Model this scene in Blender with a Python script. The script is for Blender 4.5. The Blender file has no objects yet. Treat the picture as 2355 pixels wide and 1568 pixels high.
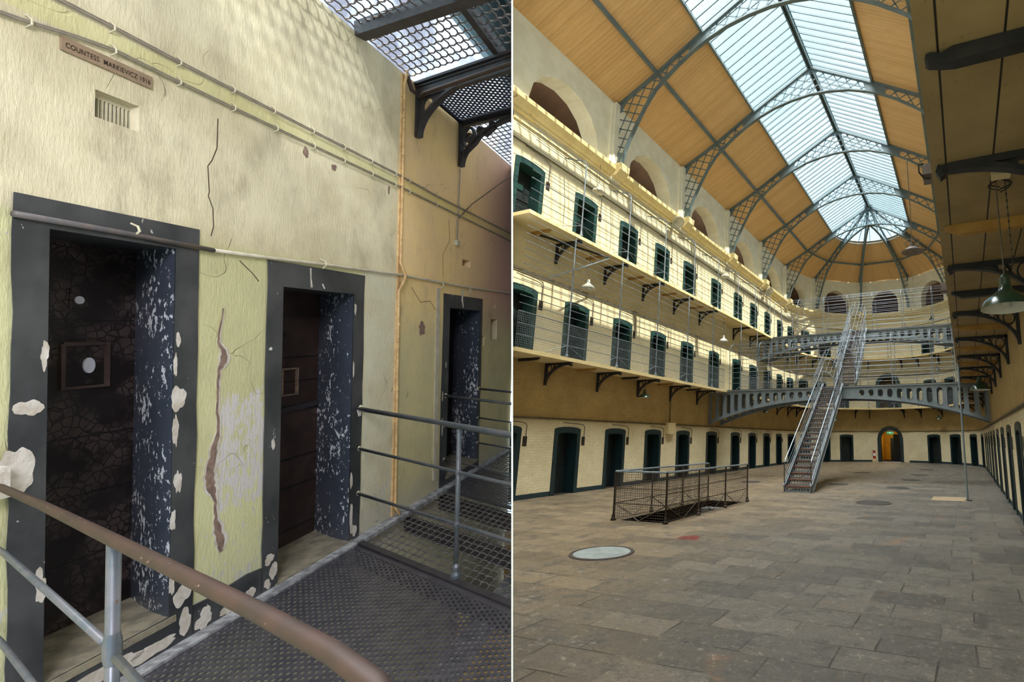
import bpy, bmesh, math, random
from mathutils import Vector, Matrix
from mathutils.geometry import tessellate_polygon
random.seed(7)
C = bpy.context.scene.collection
sc = bpy.context.scene
PI = math.pi
def R(d): return math.radians(d)

# ------------------------------------------------------------------ camera
F, PX, PY = 1144.2, 1767.0, 784.0
LX, LY, RO = 2222.47, 1009.13, .0027
th = math.atan((LY-PY)/F); ph = math.atan((LX-PX)*math.cos(th)/F)
fw = Vector((-math.sin(ph)*math.cos(th), math.cos(ph)*math.cos(th), math.sin(th)))
rt0 = Vector((math.cos(ph), math.sin(ph), 0)); up0 = rt0.cross(fw)
rt = rt0*math.cos(RO)+up0*math.sin(RO); up = -rt0*math.sin(RO)+up0*math.cos(RO)
CAM = Vector((0, 0, 1.6))
cd = bpy.data.cameras.new('camera'); cam = bpy.data.objects.new('camera', cd); C.objects.link(cam); sc.camera = cam
cd.sensor_fit = 'HORIZONTAL'; cd.sensor_width = 36; cd.lens = F/2355*36
cd.shift_x = -(PX-1177.5)/2355; cd.shift_y = 0
cd.clip_start = .05; cd.clip_end = 300
cm = Matrix.Identity(4)
for i in range(3): cm[i][0] = rt[i]; cm[i][1] = up[i]; cm[i][2] = -fw[i]; cm[i][3] = CAM[i]
cam.matrix_world = cm

def cvec(x, y, z): return rt*x+up*y-fw*z
# frame of the first place (the cell landing): s along its wall, t towards its wall, z up
lu = cvec(.034, 1, .0131).normalized()
lw = cvec((1618-PX)/F, -(764-PY)/F, -1); lw = (lw-lu*lw.dot(lu)).normalized()
ln = lu.cross(lw)
ML = Matrix.Identity(4); lo = CAM-lu*1.6
for i in range(3): ML[i][0] = lw[i]; ML[i][1] = ln[i]; ML[i][2] = lu[i]; ML[i][3] = lo[i]
MH = Matrix.Identity(4)
# added partition between the two places: a vertical plane
pdv = (rt*((1177.9-PX)/F)+fw).normalized()
pn = up.cross(pdv).normalized()           # plane normal
if pn.dot(rt) < 0: pn = -pn               # points to the right (hall side)

# ------------------------------------------------------------------ mesh helpers
class MB:
    def __init__(s): s.v = []; s.f = []; s.uv = None
    def add(s, vs, fs):
        n = len(s.v); s.v.extend(Vector(a) for a in vs); s.f.extend([tuple(i+n for i in f) for f in fs]); return s
    def box(s, a, b):
        x0, y0, z0 = a; x1, y1, z1 = b
        return s.add([(x0,y0,z0),(x1,y0,z0),(x1,y1,z0),(x0,y1,z0),(x0,y0,z1),(x1,y0,z1),(x1,y1,z1),(x0,y1,z1)],
              [(0,3,2,1),(4,5,6,7),(0,1,5,4),(1,2,6,5),(2,3,7,6),(3,0,4,7)])
    def obox(s, c, ax, ay, az):
        c, ax, ay, az = map(Vector, (c, ax, ay, az)); vs = []
        for k in (-1, 1):
            for i, j in ((-1,-1),(1,-1),(1,1),(-1,1)): vs.append(c+ax*i+ay*j+az*k)
        return s.add(vs, [(0,3,2,1),(4,5,6,7),(0,1,5,4),(1,2,6,5),(2,3,7,6),(3,0,4,7)])
    def bar(s, a, b, w, h, upv=(0,0,1)):
        a, b = Vector(a), Vector(b); d = b-a; L = d.length
        if L < 1e-6: return s
        d /= L; u = Vector(upv); sd = d.cross(u)
        if sd.length < 1e-4: sd = d.cross(Vector((1,0,0)))
        sd.normalize(); u2 = sd.cross(d)
        return s.obox((a+b)/2, d*L/2, sd*w/2, u2*h/2)
    def tube(s, pts, r, n=6, closed=False, caps=True):
        P = [Vector(p) for p in pts]; m = len(P)
        if m < 2: return s
        vs = []; prev = None
        rr = r if isinstance(r, (list, tuple)) else [r]*m
        for i, p in enumerate(P):
            if closed: d = P[(i+1) % m]-P[i-1]
            else: d = P[min(i+1, m-1)]-P[max(i-1, 0)]
            d.normalize()
            if prev is None:
                a = d.orthogonal().normalized()
                if abs(d.z) < .95: a = d.cross(Vector((0,0,1))).normalized()
            else:
                a = prev-d*prev.dot(d)
                a = a.normalized() if a.length > 1e-5 else d.orthogonal().normalized()
            prev = a; b = d.cross(a)
            for k in range(n):
                t = 2*PI*k/n; vs.append(p+a*math.cos(t)*rr[i]+b*math.sin(t)*rr[i])
        fs = []
        for i in range(m if closed else m-1):
            j = (i+1) % m
            for k in range(n): fs.append((i*n+k, i*n+(k+1) % n, j*n+(k+1) % n, j*n+k))
        if caps and not closed: fs.append(tuple(range(n-1, -1, -1))); fs.append(tuple((m-1)*n+k for k in range(n)))
        return s.add(vs, fs)
    def lathe(s, prof, o, n=24, ax=None):
        o = Vector(o); vs = []; A = Vector(ax).normalized() if ax else Vector((0,0,1)); X = A.orthogonal().normalized(); Y = A.cross(X)
        for r, z in prof:
            for k in range(n): t = 2*PI*k/n; vs.append(o+X*r*math.cos(t)+Y*r*math.sin(t)+A*z)
        fs = [(i*n+k, i*n+(k+1) % n, (i+1)*n+(k+1) % n, (i+1)*n+k) for i in range(len(prof)-1) for k in range(n)]
        return s.add(vs, fs)
    def plate(s, outer, holes, fn, d0, d1, sides=True, back=True):
        """2-D polygon with holes, mapped by fn(u, v, d)"""
        loops = [outer]+list(holes)
        tri = tessellate_polygon([[Vector((a, b, 0)) for a, b in L] for L in loops])
        flat = [p for L in loops for p in L]; n = len(flat)
        s.add([fn(a, b, d0) for a, b in flat], [tuple(t) for t in tri])
        if back: s.add([fn(a, b, d1) for a, b in flat], [tuple(reversed(t)) for t in tri])
        if sides:
            for L in loops:
                m = len(L)
                s.add([fn(a, b, d0) for a, b in L]+[fn(a, b, d1) for a, b in L], [(i, (i+1) % m, m+(i+1) % m, m+i) for i in range(m)])
        return s
    def strip(s, pts, w, fn, d0, d1):
        """flat strip of width w along a 2-D polyline, thickness d0..d1"""
        n = len(pts); L, Rr = [], []
        for i in range(n):
            a = pts[max(i-1, 0)]; b = pts[min(i+1, n-1)]; dx, dy = b[0]-a[0], b[1]-a[1]; l = math.hypot(dx, dy) or 1
            ww = w[i] if isinstance(w, (list, tuple)) else w
            L.append((pts[i][0]-dy/l*ww/2, pts[i][1]+dx/l*ww/2)); Rr.append((pts[i][0]+dy/l*ww/2, pts[i][1]-dx/l*ww/2))
        vs = [fn(*p, d0) for p in L]+[fn(*p, d0) for p in Rr]+[fn(*p, d1) for p in L]+[fn(*p, d1) for p in Rr]
        fs = []
        for i in range(n-1):
            fs += [(i, i+1, n+i+1, n+i), (2*n+i, 3*n+i, 3*n+i+1, 2*n+i+1), (i, 2*n+i, 2*n+i+1, i+1), (n+i, n+i+1, 3*n+i+1, 3*n+i)]
        fs += [(0, n, 3*n, 2*n), (n-1, 3*n-1, 4*n-1, 2*n-1)]
        return s.add(vs, fs)
    def build(s, name, m, parent=None, frame=MH, loc=None, smooth=False, clip=True, uvfn=None, shade=None):
        me = bpy.data.meshes.new(name)
        root = parent
        while root is not None and root.parent is not None: root = root.parent
        off = ORG[root.name] if root is not None else Vector(loc or (0, 0, 0))
        me.from_pydata([tuple(v-off) for v in s.v], [], s.f)
        o = bpy.data.objects.new(name, me); C.objects.link(o)
        if parent is not None: o.parent = parent; o.matrix_parent_inverse = Matrix.Identity(4)
        else: o.matrix_world = frame@Matrix.Translation(off); ORG[o.name] = off
        bm = bmesh.new(); bm.from_mesh(me)
        if clip:
            W = frame@Matrix.Translation(off); Wi = W.inverted()
            sgn = 1 if frame is MH else -1
            co = Wi@(CAM+pn*(sgn*.004)); no = (Wi.to_3x3()@(pn*sgn)).normalized()
            ds = [(v.co-co).dot(no) for v in bm.verts]
            if ds and min(ds) < 0 and (CLIPALL or frame is not MH):
                bmesh.ops.bisect_plane(bm, geom=bm.verts[:]+bm.edges[:]+bm.faces[:], plane_co=co, plane_no=no, clear_inner=True)
        if not shade: bmesh.ops.recalc_face_normals(bm, faces=bm.faces)
        bm.to_mesh(me); bm.free()
        if uvfn:
            uvl = me.uv_layers.new(name='UVMap')
            for l in me.loops: uvl.data[l.index].uv = uvfn(me.vertices[l.vertex_index].co+off)
        if smooth: me.shade_smooth()
        if isinstance(m, (list, tuple)):
            for q in m: me.materials.append(q)
        else: me.materials.append(m)
        return o
CLIPALL = True
ORG = {}
def tag(o, label=None, cat=None, group=None, kind=None):
    if label: o['label'] = label
    if cat: o['category'] = cat
    if group: o['group'] = group
    if kind: o['kind'] = kind
    return o
def struct(o, label, cat): return tag(o, label, cat, kind='structure')
def thing(name, loc, label, cat, group=None, frame=MH, rz=0):
    o = bpy.data.objects.new(name, None); C.objects.link(o); o.empty_display_size = .1
    ORG[o.name] = Vector(loc); o.matrix_world = frame@Matrix.Translation(Vector(loc))@Matrix.Rotation(rz, 4, 'Z')
    return tag(o, label, cat, group)
def kids(o): return [c for c in bpy.data.objects if c.parent == o]
CH = {}
def dup(o, mw, label=None, group=None):
    if o.name not in CH: CH[o.name] = [(c, kids(c)) for c in kids(o)]
    r = o.copy(); C.objects.link(r); r.matrix_world = mw
    if label: r['label'] = label
    if group: r['group'] = group
    for c, gs in CH[o.name]:
        q = c.copy(); C.objects.link(q); q.parent = r
        for g in gs: h = g.copy(); C.objects.link(h); h.parent = q
    return r
ORD = ['nearest','second','third','fourth','fifth','sixth','seventh','eighth','ninth','tenth','eleventh','twelfth','thirteenth','fourteenth','fifteenth','sixteenth','seventeenth','eighteenth','nineteenth','twentieth']

# ------------------------------------------------------------------ materials
def srgb(r, g, b):
    f = lambda c: (c/255/12.92) if c/255 <= .04045 else ((c/255+.055)/1.055)**2.4
    return (f(r), f(g), f(b), 1)
class NT:
    def __init__(s, name):
        s.m = bpy.data.materials.new(name); s.m.use_nodes = True; s.t = s.m.node_tree; s.t.nodes.clear()
        s.out = s.t.nodes.new('ShaderNodeOutputMaterial'); s.tc = s.t.nodes.new('ShaderNodeTexCoord')
        s.p = s.t.nodes.new('ShaderNodeBsdfPrincipled'); s.t.links.new(s.p.outputs[0], s.out.inputs[0])
    def n(s, ty, **k):
        a = s.t.nodes.new(ty)
        for q, v in k.items(): setattr(a, q, v)
        return a
    def l(s, a, b): s.t.links.new(a, b)
    def val(s, inp, v):
        if hasattr(v, 'is_output') or hasattr(v, 'links'): s.l(v, inp)
        else: inp.default_value = v
    def co(s, which='Object', scale=(1,1,1)):
        mp = s.n('ShaderNodeMapping'); mp.inputs['Scale'].default_value = scale
        s.l(s.tc.outputs[which], mp.inputs[0]); return mp.outputs[0]
    def noise(s, vec, scale, detail=4, rough=.6, dist=0):
        a = s.n('ShaderNodeTexNoise'); s.l(vec, a.inputs['Vector']); a.inputs['Scale'].default_value = scale
        a.inputs['Detail'].default_value = detail; a.inputs['Roughness'].default_value = rough; a.inputs['Distortion'].default_value = dist
        return a.outputs['Fac']
    def ss(s, v, a, b):
        q = s.n('ShaderNodeMapRange', interpolation_type='SMOOTHSTEP'); s.val(q.inputs[0], v)
        q.inputs[1].default_value = a; q.inputs[2].default_value = b
        if a > b: q.inputs[1].default_value = b; q.inputs[2].default_value = a; q.inputs[3].default_value = 1; q.inputs[4].default_value = 0
        return q.outputs[0]
    def mth(s, op, a, b=0.0):
        q = s.n('ShaderNodeMath', operation=op); s.val(q.inputs[0], a); s.val(q.inputs[1], b); return q.outputs[0]
    def mix(s, f, a, b, mode='MIX'):
        q = s.n('ShaderNodeMix', data_type='RGBA', blend_type=mode); s.val(q.inputs[0], f); s.val(q.inputs[6], a); s.val(q.inputs[7], b); return q.outputs[2]
    def xyz(s, vec):
        q = s.n('ShaderNodeSeparateXYZ'); s.l(vec, q.inputs[0]); return q.outputs
    def bump(s, h, st=.3, dist=.01):
        b = s.n('ShaderNodeBump'); b.inputs['Strength'].default_value = st; b.inputs['Distance'].default_value = dist; s.l(h, b.inputs['Height']); s.l(b.outputs[0], s.p.inputs['Normal'])
    def fin(s, col, rough=.7, metal=0, spec=.5):
        s.val(s.p.inputs['Base Color'], col); s.val(s.p.inputs['Roughness'], rough); s.val(s.p.inputs['Metallic'], metal)
        s.p.inputs['Specular IOR Level'].default_value = spec; return s.m
def simple(name, c1, c2, scale=8, rough=.6, metal=0, bump=0, chips=None, spec=.5, sc3=(1,1,1)):
    t = NT(name); v = t.co('Object', sc3); nz = t.noise(v, scale)
    col = t.mix(t.ss(nz, .35, .65), srgb(*c1), srgb(*c2))
    if chips:
        c3, th_, s2 = chips; n2 = t.noise(v, s2, 3, .7); col = t.mix(t.ss(n2, th_, th_+.02), col, srgb(*c3))
    if bump: t.bump(t.noise(v, scale*4, 5), bump, .01)
    return t.fin(col, rough, metal, spec)

# hall materials
def brick_paint(name, c1, c2, c3, dirt=.5, base=None, rough=.75, st=.35):
    t = NT(name); v = t.co('UV'); X = t.xyz(v)
    b = t.n('ShaderNodeTexBrick'); t.l(v, b.inputs['Vector']); b.inputs['Scale'].default_value = 1
    b.inputs['Brick Width'].default_value = .23; b.inputs['Row Height'].default_value = .075; b.inputs['Mortar Size'].default_value = .006
    b.inputs['Mortar Smooth'].default_value = .4
    b.inputs['Color1'].default_value = (1,1,1,1); b.inputs['Color2'].default_value = (.9,.9,.9,1); b.inputs['Mortar'].default_value = (.66,.66,.66,1)
    n1 = t.noise(v, 1.3, 5); n2 = t.noise(v, 9, 5, .7)
    col = t.mix(t.ss(n1, .3, .7), srgb(*c1), srgb(*c2)); col = t.mix(t.mth('MULTIPLY', t.ss(n2, .5, .75), dirt), col, srgb(*c3))
    col = t.mix(.55, col, b.outputs['Color'], 'MULTIPLY')
    if base: col = t.mix(t.ss(t.mth('ADD', X[1], t.mth('MULTIPLY', n2, .02)), base[0]+.004, base[0]), col, srgb(*base[1]))
    h = t.mth('ADD', t.mth('MULTIPLY', b.outputs['Fac'], -1.0), t.mth('MULTIPLY', t.noise(v, 30, 4), .9))
    t.bump(h, st, .012); return t.fin(col, rough)
M = {}
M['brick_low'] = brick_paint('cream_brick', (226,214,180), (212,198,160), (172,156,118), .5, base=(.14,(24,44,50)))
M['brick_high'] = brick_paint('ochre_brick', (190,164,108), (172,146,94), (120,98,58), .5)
M['brick_mid'] = brick_paint('pale_yellow_brick', (228,216,180), (214,202,166), (176,164,130), .35)
M['brick_top'] = brick_paint('top_yellow_brick', (234,222,186), (222,210,176), (186,172,140), .3)
M['plaster'] = simple('arcade_plaster', (244,240,222), (234,228,206), 2, .8, bump=.1)
M['cornice'] = simple('cornice_paint', (232,216,166), (218,200,148), 3, .7, bump=.15, chips=((170,150,110), .66, 5))
M['soffit'] = simple('arch_soffit', (190,165,100), (170,145,84), 3, .8)
M['teal'] = simple('dark_teal_paint', (16,36,40), (24,46,50), 3, .38, chips=((120,130,130), .72, 26))
M['teal_up'] = simple('green_teal_paint', (34,66,62), (26,54,54), 3, .4, chips=((110,130,120), .72, 24))
M['door_dark'] = simple('dark_door_wood', (14,22,24), (24,34,36), 6, .5)
M['plaster_y'] = simple('yellow_passage_paint', (222,182,60), (206,164,50), 3, .7)
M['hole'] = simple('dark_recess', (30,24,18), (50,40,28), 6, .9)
M['steel'] = simple('grey_green_steel', (112,124,132), (124,134,140), 3, .45, metal=.15)
M['truss'] = simple('blue_grey_truss', (92,108,114), (106,120,124), 2, .5)
M['wire'] = simple('wire_steel', (130,140,150), (112,122,132), 5, .5, metal=.25)
M['galv'] = simple('bright_handrail', (140,152,164), (120,132,144), 8, .4, metal=.5)
M['iron'] = simple('black_iron', (34,36,38), (48,48,48), 6, .5, metal=.2)
M['rust'] = simple('brown_iron', (74,66,60), (92,78,66), 9, .5, metal=.4)
M['tread'] = simple('worn_tread', (104,62,40), (70,44,32), 9, .5)
M['slab'] = simple('gallery_underside', (222,202,152), (206,186,136), 1.2, .8, bump=.1)
M['boardbeam'] = simple('ochre_timber', (176,136,68), (158,118,54), 4, .7)
M['lampgreen'] = simple('green_enamel', (38,58,44), (46,66,50), 3, .18)
M['lampwhite'] = simple('white_enamel', (206,204,190), (190,188,176), 3, .35)
M['lampgrey'] = simple('grey_enamel', (120,112,110), (96,84,80), 8, .5, chips=((80,50,36), .66, 20))
M['cream_box'] = simple('cream_metal', (216,196,150), (206,186,142), 4, .5)
M['cable'] = simple('cable', (70,60,48), (96,86,70), 8, .6)
M['red'] = simple('red_cylinder', (176,24,22), (150,18,18), 3, .3)
M['white'] = simple('white_paint', (238,238,236), (232,232,230), 2, .9)
M['black'] = simple('black_rubber', (16,16,16), (24,24,24), 5, .5)
M['manhole'] = simple('pale_cover', (176,186,186), (150,160,160), 5, .45, metal=.5, bump=.6)
M['manrim'] = simple('cover_rim', (66,54,46), (50,44,40), 6, .6)
M['mandark'] = simple('dark_cover', (50,46,44), (40,37,36), 6, .6, bump=.6)
M['manpatch'] = simple('pale_slab', (150,132,104), (138,120,94), 5, .7)
M['redstain'] = simple('grey_lead', (120,120,118), (100,100,98), 6, .6)

def wood_mat(name, c1, c2, c3, wid=.15, rough=.55):
    t = NT(name); v = t.co('UV'); X = t.xyz(v)
    q = t.mth('DIVIDE', X[0], wid); fl = t.mth('FLOOR', q); fr = t.mth('FRACT', q)
    wn = t.n('ShaderNodeTexWhiteNoise', noise_dimensions='1D'); t.l(fl, wn.inputs['W'])
    g = t.noise(t.co('UV', (6, .8, 1)), 3, 5)
    col = t.mix(wn.outputs[0], srgb(*c1), srgb(*c2)); col = t.mix(t.mth('MULTIPLY', t.ss(g, .4, .7), .35), col, srgb(*c3))
    gap = t.mth('MULTIPLY', t.ss(fr, .05, .02), t.ss(wn.outputs[0], .35, .8))
    gap = t.mth('ADD', gap, t.mth('MULTIPLY', t.ss(fr, .05, .02), .35))
    col = t.mix(gap, col, (c3[0]/255*.12, c3[1]/255*.08, .01, 1)); t.bump(t.mth('MULTIPLY', gap, -1.0), .4, .01)
    return t.fin(col, rough)
M['wood'] = wood_mat('roof_boards', (232,192,136), (222,180,124), (200,156,104))
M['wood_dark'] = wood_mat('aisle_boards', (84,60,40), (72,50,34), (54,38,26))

def floor_mat():
    t = NT('flagstones'); v0 = t.co('Object'); X0 = t.xyz(v0)
    ns = t.n('ShaderNodeTexNoise'); t.l(v0, ns.inputs['Vector']); ns.inputs['Scale'].default_value = 1.3
    wv = t.n('ShaderNodeVectorMath', operation='MULTIPLY_ADD'); t.l(ns.outputs['Color'], wv.inputs[0]); wv.inputs[1].default_value = (.08,.08,0); t.l(v0, wv.inputs[2]); v = wv.outputs[0]
    def br(w, h, off):
        mp = t.n('ShaderNodeMapping'); mp.inputs['Location'].default_value = (off, .13, 0); t.l(v, mp.inputs[0])
        b = t.n('ShaderNodeTexBrick'); t.l(mp.outputs[0], b.inputs['Vector']); b.inputs['Scale'].default_value = 1
        b.inputs['Brick Width'].default_value = w; b.inputs['Row Height'].default_value = h; b.inputs['Mortar Size'].default_value = .009; b.inputs['Mortar Smooth'].default_value = .2
        b.inputs['Color1'].default_value = (0,0,0,1); b.inputs['Color2'].default_value = (1,1,1,1); b.inputs['Mortar'].default_value = (.5,.5,.5,1); b.offset = .37
        return b
    b1 = br(.72, .40, 0); b2 = br(1.05, .6, .2)
    side = t.ss(X0[0], .06, .07)
    fac = t.mix(side, b1.outputs['Fac'], b2.outputs['Fac']); cc = t.mix(side, b1.outputs['Color'], b2.outputs['Color'])
    n1 = t.noise(v0, .45, 4); n2 = t.noise(v0, 3.2, 6, .7); n3 = t.noise(v0, 60, 3, .8); n4 = t.noise(v0, 14, 5, .75)
    warm = t.ss(t.mth('ADD', X0[0], t.mth('MULTIPLY', n1, 7)), 2.2, -2.5)
    col = t.mix(warm, srgb(108,102,94), srgb(140,122,96))
    col = t.mix(cc, col, t.mix(warm, srgb(76,73,69), srgb(106,91,71)))
    rst = t.noise(v0, 1.1, 5, .65, 1.5)
    col = t.mix(t.mth('MULTIPLY', t.ss(rst, .58, .74), .55), col, srgb(150,104,58))
    col = t.mix(t.mth('MULTIPLY', t.ss(n2, .5, .64), .65), col, srgb(70,66,62))
    col = t.mix(t.mth('MULTIPLY', t.ss(n4, .55, .68), .6), col, srgb(164,154,136)); n5 = t.noise(v0, 34, 4, .8); col = t.mix(t.mth('MULTIPLY', t.ss(n5, .52, .6), .55), col, srgb(58,54,50)); col = t.mix(t.mth('MULTIPLY', t.ss(t.noise(v0, 5.5, 6, .75, .8), .6, .66), .5), col, srgb(160,152,140))
    col = t.mix(t.mth('MULTIPLY', t.ss(n3, .4, .7), .55), col, t.mix(.5, col, (.03,.03,.03,1)))
    mort = t.mth('MULTIPLY', fac, t.mth('MULTIPLY', t.ss(t.noise(v0, 2.3, 4), .38, .6), .85))
    col = t.mix(mort, col, srgb(40,36,32))
    rd = t.n('ShaderNodeVectorMath', operation='DISTANCE'); t.l(v0, rd.inputs[0]); rd.inputs[1].default_value = (-4.35, 7.62, 0)
    col = t.mix(t.ss(t.mth('ADD', rd.outputs['Value'], t.mth('MULTIPLY', n2, .5)), .46, .42), col, srgb(104,44,38))
    t.bump(t.mth('ADD', t.mth('MULTIPLY', fac, -1.4), t.mth('ADD', t.mth('MULTIPLY', n3, .5), n2)), .45, .014)
    return t.fin(col, t.ss(n2, -.4, 1.4), 0, .45)
M['floor'] = floor_mat()
def slab_mat():
    t = NT('slab_boards'); v = t.co('UV'); X = t.xyz(v); n = t.noise(v, 1.2, 4); n2 = t.noise(v, 14, 5)
    col = t.mix(t.ss(n, .35, .7), srgb(160,138,94), srgb(140,118,78)); col = t.mix(t.mth('MULTIPLY', t.ss(n2, .62, .7), .5), col, srgb(110,88,50))
    d = t.mth('ABSOLUTE', t.mth('SUBTRACT', t.mth('FRACT', t.mth('DIVIDE', X[1], .34)), .5)); g = t.ss(d, .47, .49)
    col = t.mix(g, col, srgb(24,14,10)); return t.fin(col, .7)
M['slabboard'] = slab_mat()
def glass_mat():
    t = NT('skylight_glass'); tr = t.n('ShaderNodeBsdfTransparent'); tr.inputs[0].default_value = (.9,.95,.97,1)
    gl = t.n('ShaderNodeBsdfGlossy'); gl.inputs['Roughness'].default_value = .05; mx = t.n('ShaderNodeMixShader'); mx.inputs[0].default_value = .06
    t.l(tr.outputs[0], mx.inputs[1]); t.l(gl.outputs[0], mx.inputs[2]); t.l(mx.outputs[0], t.out.inputs[0]); return t.m
M['glass'] = glass_mat()

# ------------------------------------------------------------------ hall geometry
XL, XRW = -11.065, .941; XC = -5.062; RA = 6.003; YC = 31.4
LARC = PI*RA
def per(u, z, d=0):
    """wall line: u<YC left wall, then apse, then right wall; d = into the wall"""
    if u < YC: return Vector((XL-d, u, z))
    a = (u-YC)/RA
    if a <= PI: return Vector((XC-(RA+d)*math.cos(a), YC+(RA+d)*math.sin(a), z))
    return Vector((XRW+d, YC-(u-YC-LARC), z))
def perinv(p):
    if p.y < YC: return (p.y if p.x < XC else YC+LARC+(YC-p.y))
    return YC+RA*math.atan2(p.y-YC, -(p.x-XC))
def AU(deg): return YC+RA*R(deg)
def RU(y): return YC+LARC+(YC-y)
def arch_pts(uc, w, zb, zs, rise, n=8):
    """opening outline counter-clockwise from bottom-left"""
    pts = [(uc-w/2, zb), (uc+w/2, zb), (uc+w/2, zs)]
    for i in range(1, n):
        t = PI*i/n; pts.append((uc+w/2*math.cos(t), zs+rise*math.sin(t)))
    pts.append((uc-w/2, zs)); return pts
def facade(name, u0, u1, z0, z1, ops, mat, label, thick=.45, fn=None, step=.7, cat='wall'):
    fn = fn or per; mb = MB(); ops = sorted(ops, key=lambda o: o[0]); cuts = [u0]
    panels = []
    cur = u0
    for o in ops:
        a, b = o[0]-o[1]/2-.04, o[0]+o[1]/2+.04
        if a > cur: panels.append((cur, a, None))
        panels.append((max(a, cur), b, o)); cur = b
    if cur < u1: panels.append((cur, u1, None))
    for a, b, o in panels:
        if o is None:
            n = max(1, int((b-a)/step)) if (b > YC-1 and a < YC+LARC+1) else 1
            for i in range(n):
                p, q = a+(b-a)*i/n, a+(b-a)*(i+1)/n
                mb.plate([(p,z0),(q,z0),(q,z1),(p,z1)], [], fn, 0, .02, sides=False, back=False)
        else:
            ap = arch_pts(*o[:5])
            if o[2] <= z0+1e-6:
                out = [(a,z0), ap[0]]+list(reversed(ap[2:]))+[ap[1], (b,z0), (b,z1), (a,z1)]
                out = [(a, z0), (o[0]-o[1]/2, z0)]+list(reversed(ap[2:]))+[(o[0]+o[1]/2, z0), (b,z0), (b,z1), (a,z1)]
                mb.plate(out, [], fn, 0, .02, sides=False, back=False); edge = [(o[0]-o[1]/2, z0)]+list(reversed(ap[2:]))+[(o[0]+o[1]/2, z0)]
                cl = False
            else:
                mb.plate([(a,z0),(b,z0),(b,z1),(a,z1)], [ap], fn, 0, .02, sides=False, back=False); edge = ap; cl = True
            m = len(edge)
            mb.add([fn(p, q, 0) for p, q in edge]+[fn(p, q, thick) for p, q in edge], [(i, (i+1) % m, m+(i+1) % m, m+i) for i in range(m if cl else m-1)])
    o = mb.build(name, mat, uvfn=lambda p: (perinv(p), p.z))
    return struct(o, label, cat)
Y0 = 13.079; PB = 4.609
GL = [9.66, 11.89, 14.1, 16.32, 18.51, 21.07, 23.68, 25.9, 28.07, 30.2]
GR = [3.9, 6.2, 8.45, 10.7, 12.95, 15.2, 17.45, 19.7, 21.95, 24.2, 26.45, 28.7]
GA = [9.2, 25.7, 42.3, 59.2, 120, 137.3, 156.3, 173]
DW = 1.03
gdoors = [(u, 0) for u in GL]+[(AU(a), 0) for a in GA]+[(RU(y), 0) for y in GR]
ops = [(u, DW, 0, 1.86, .08) for u, _ in gdoors]+[(AU(89.5), 1.84, 0, 1.62, .92)]
UEND = RU(-5)
facade('wall_ground_floor', 8.9, UEND, 0, 2.12, [o for o in ops if o[3]+o[4] < 2.12 and o[0] < UEND-1 and abs(o[0]-AU(89.5)) > 2], M['brick_low'], 'cream painted brick wall of the ground floor with the row of cell doors', cat='wall') if False else None
# ground wall: lower cream band and upper ochre band share the big arch, so build the band split around it
lowops = [o for o in ops if abs(o[0]-AU(89.5)) > .5]
ua, ub = AU(89.5)-1.3, AU(89.5)+1.3
facade('wall_left', 8.9, YC, 0, 2.12, [o for o in lowops if o[0] < YC-.4], M['brick_low'], 'cream painted brick wall with cell doors left of the hall, below the pipe')
facade('wall_end', YC, ua, 0, 2.12, [o for o in lowops if YC < o[0] < ua], M['brick_low'], 'curved cream brick wall left of the lit arched doorway')
facade('wall_end_right', ub, YC+LARC, 0, 2.12, [o for o in lowops if ub < o[0] < YC+LARC], M['brick_low'], 'curved cream brick wall right of the lit arched doorway')
facade('wall_right', YC+LARC, UEND, 0, 2.12, [o for o in lowops if o[0] > YC+LARC], M['brick_low'], 'cream painted brick wall with dark doors along the right side')
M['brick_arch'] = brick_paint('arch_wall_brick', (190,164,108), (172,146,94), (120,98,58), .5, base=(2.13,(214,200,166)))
_m = M['brick_arch'].node_tree
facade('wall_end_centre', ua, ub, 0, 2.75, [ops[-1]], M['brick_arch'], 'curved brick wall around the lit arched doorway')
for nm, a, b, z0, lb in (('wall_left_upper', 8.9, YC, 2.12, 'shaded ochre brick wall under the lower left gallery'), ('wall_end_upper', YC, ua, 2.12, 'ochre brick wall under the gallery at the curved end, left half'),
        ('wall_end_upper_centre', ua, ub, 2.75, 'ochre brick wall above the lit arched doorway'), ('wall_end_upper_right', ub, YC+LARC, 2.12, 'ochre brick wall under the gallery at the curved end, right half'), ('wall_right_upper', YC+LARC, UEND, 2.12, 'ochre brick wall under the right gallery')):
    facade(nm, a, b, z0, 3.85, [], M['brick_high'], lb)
Z1, Z2 = 3.80, 7.42     # walking levels of the galleries
L2 = [9.77, 11.88, 14.14, 16.37, 18.6, 21.12, 23.71, 25.91, 28.1, 30.3]
L3 = [9.62, 11.92, 14.17, 16.38, 18.56, 21.17, 23.75, 25.94, 28.16, 30.4]
A2 = [8, 24, 40, 57, 119.5, 136, 155, 173]; A3 = [9.5, 27, 44, 60, 119.5, 138, 156, 173]
ops2 = [(u, DW, Z1, 5.62, .08) for u in L2]+[(AU(a), DW, Z1, 5.62, .08) for a in A2]+[(AU(89.5), 1.84, Z1, 5.5, .9)]
ops3 = [(u, DW, Z2, 9.13, .08) for u in L3]+[(AU(a), DW, Z2, 9.13, .08) for a in A3]
facade('wall_left_first_gallery', 8.9, YC, Z1, 7.45, [o for o in ops2 if o[0] < YC-.4], M['brick_mid'], 'pale yellow brick wall behind the lower left gallery')
facade('wall_end_first_gallery', YC, YC+LARC, Z1, 7.45, [o for o in ops2 if o[0] > YC], M['brick_mid'], 'pale yellow curved wall behind the lower end gallery')
facade('wall_left_top_gallery', 8.9, YC, Z2, 10.72, [o for o in ops3 if o[0] < YC-.4], M['brick_top'], 'sunlit yellow wall behind the top left gallery')
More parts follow.
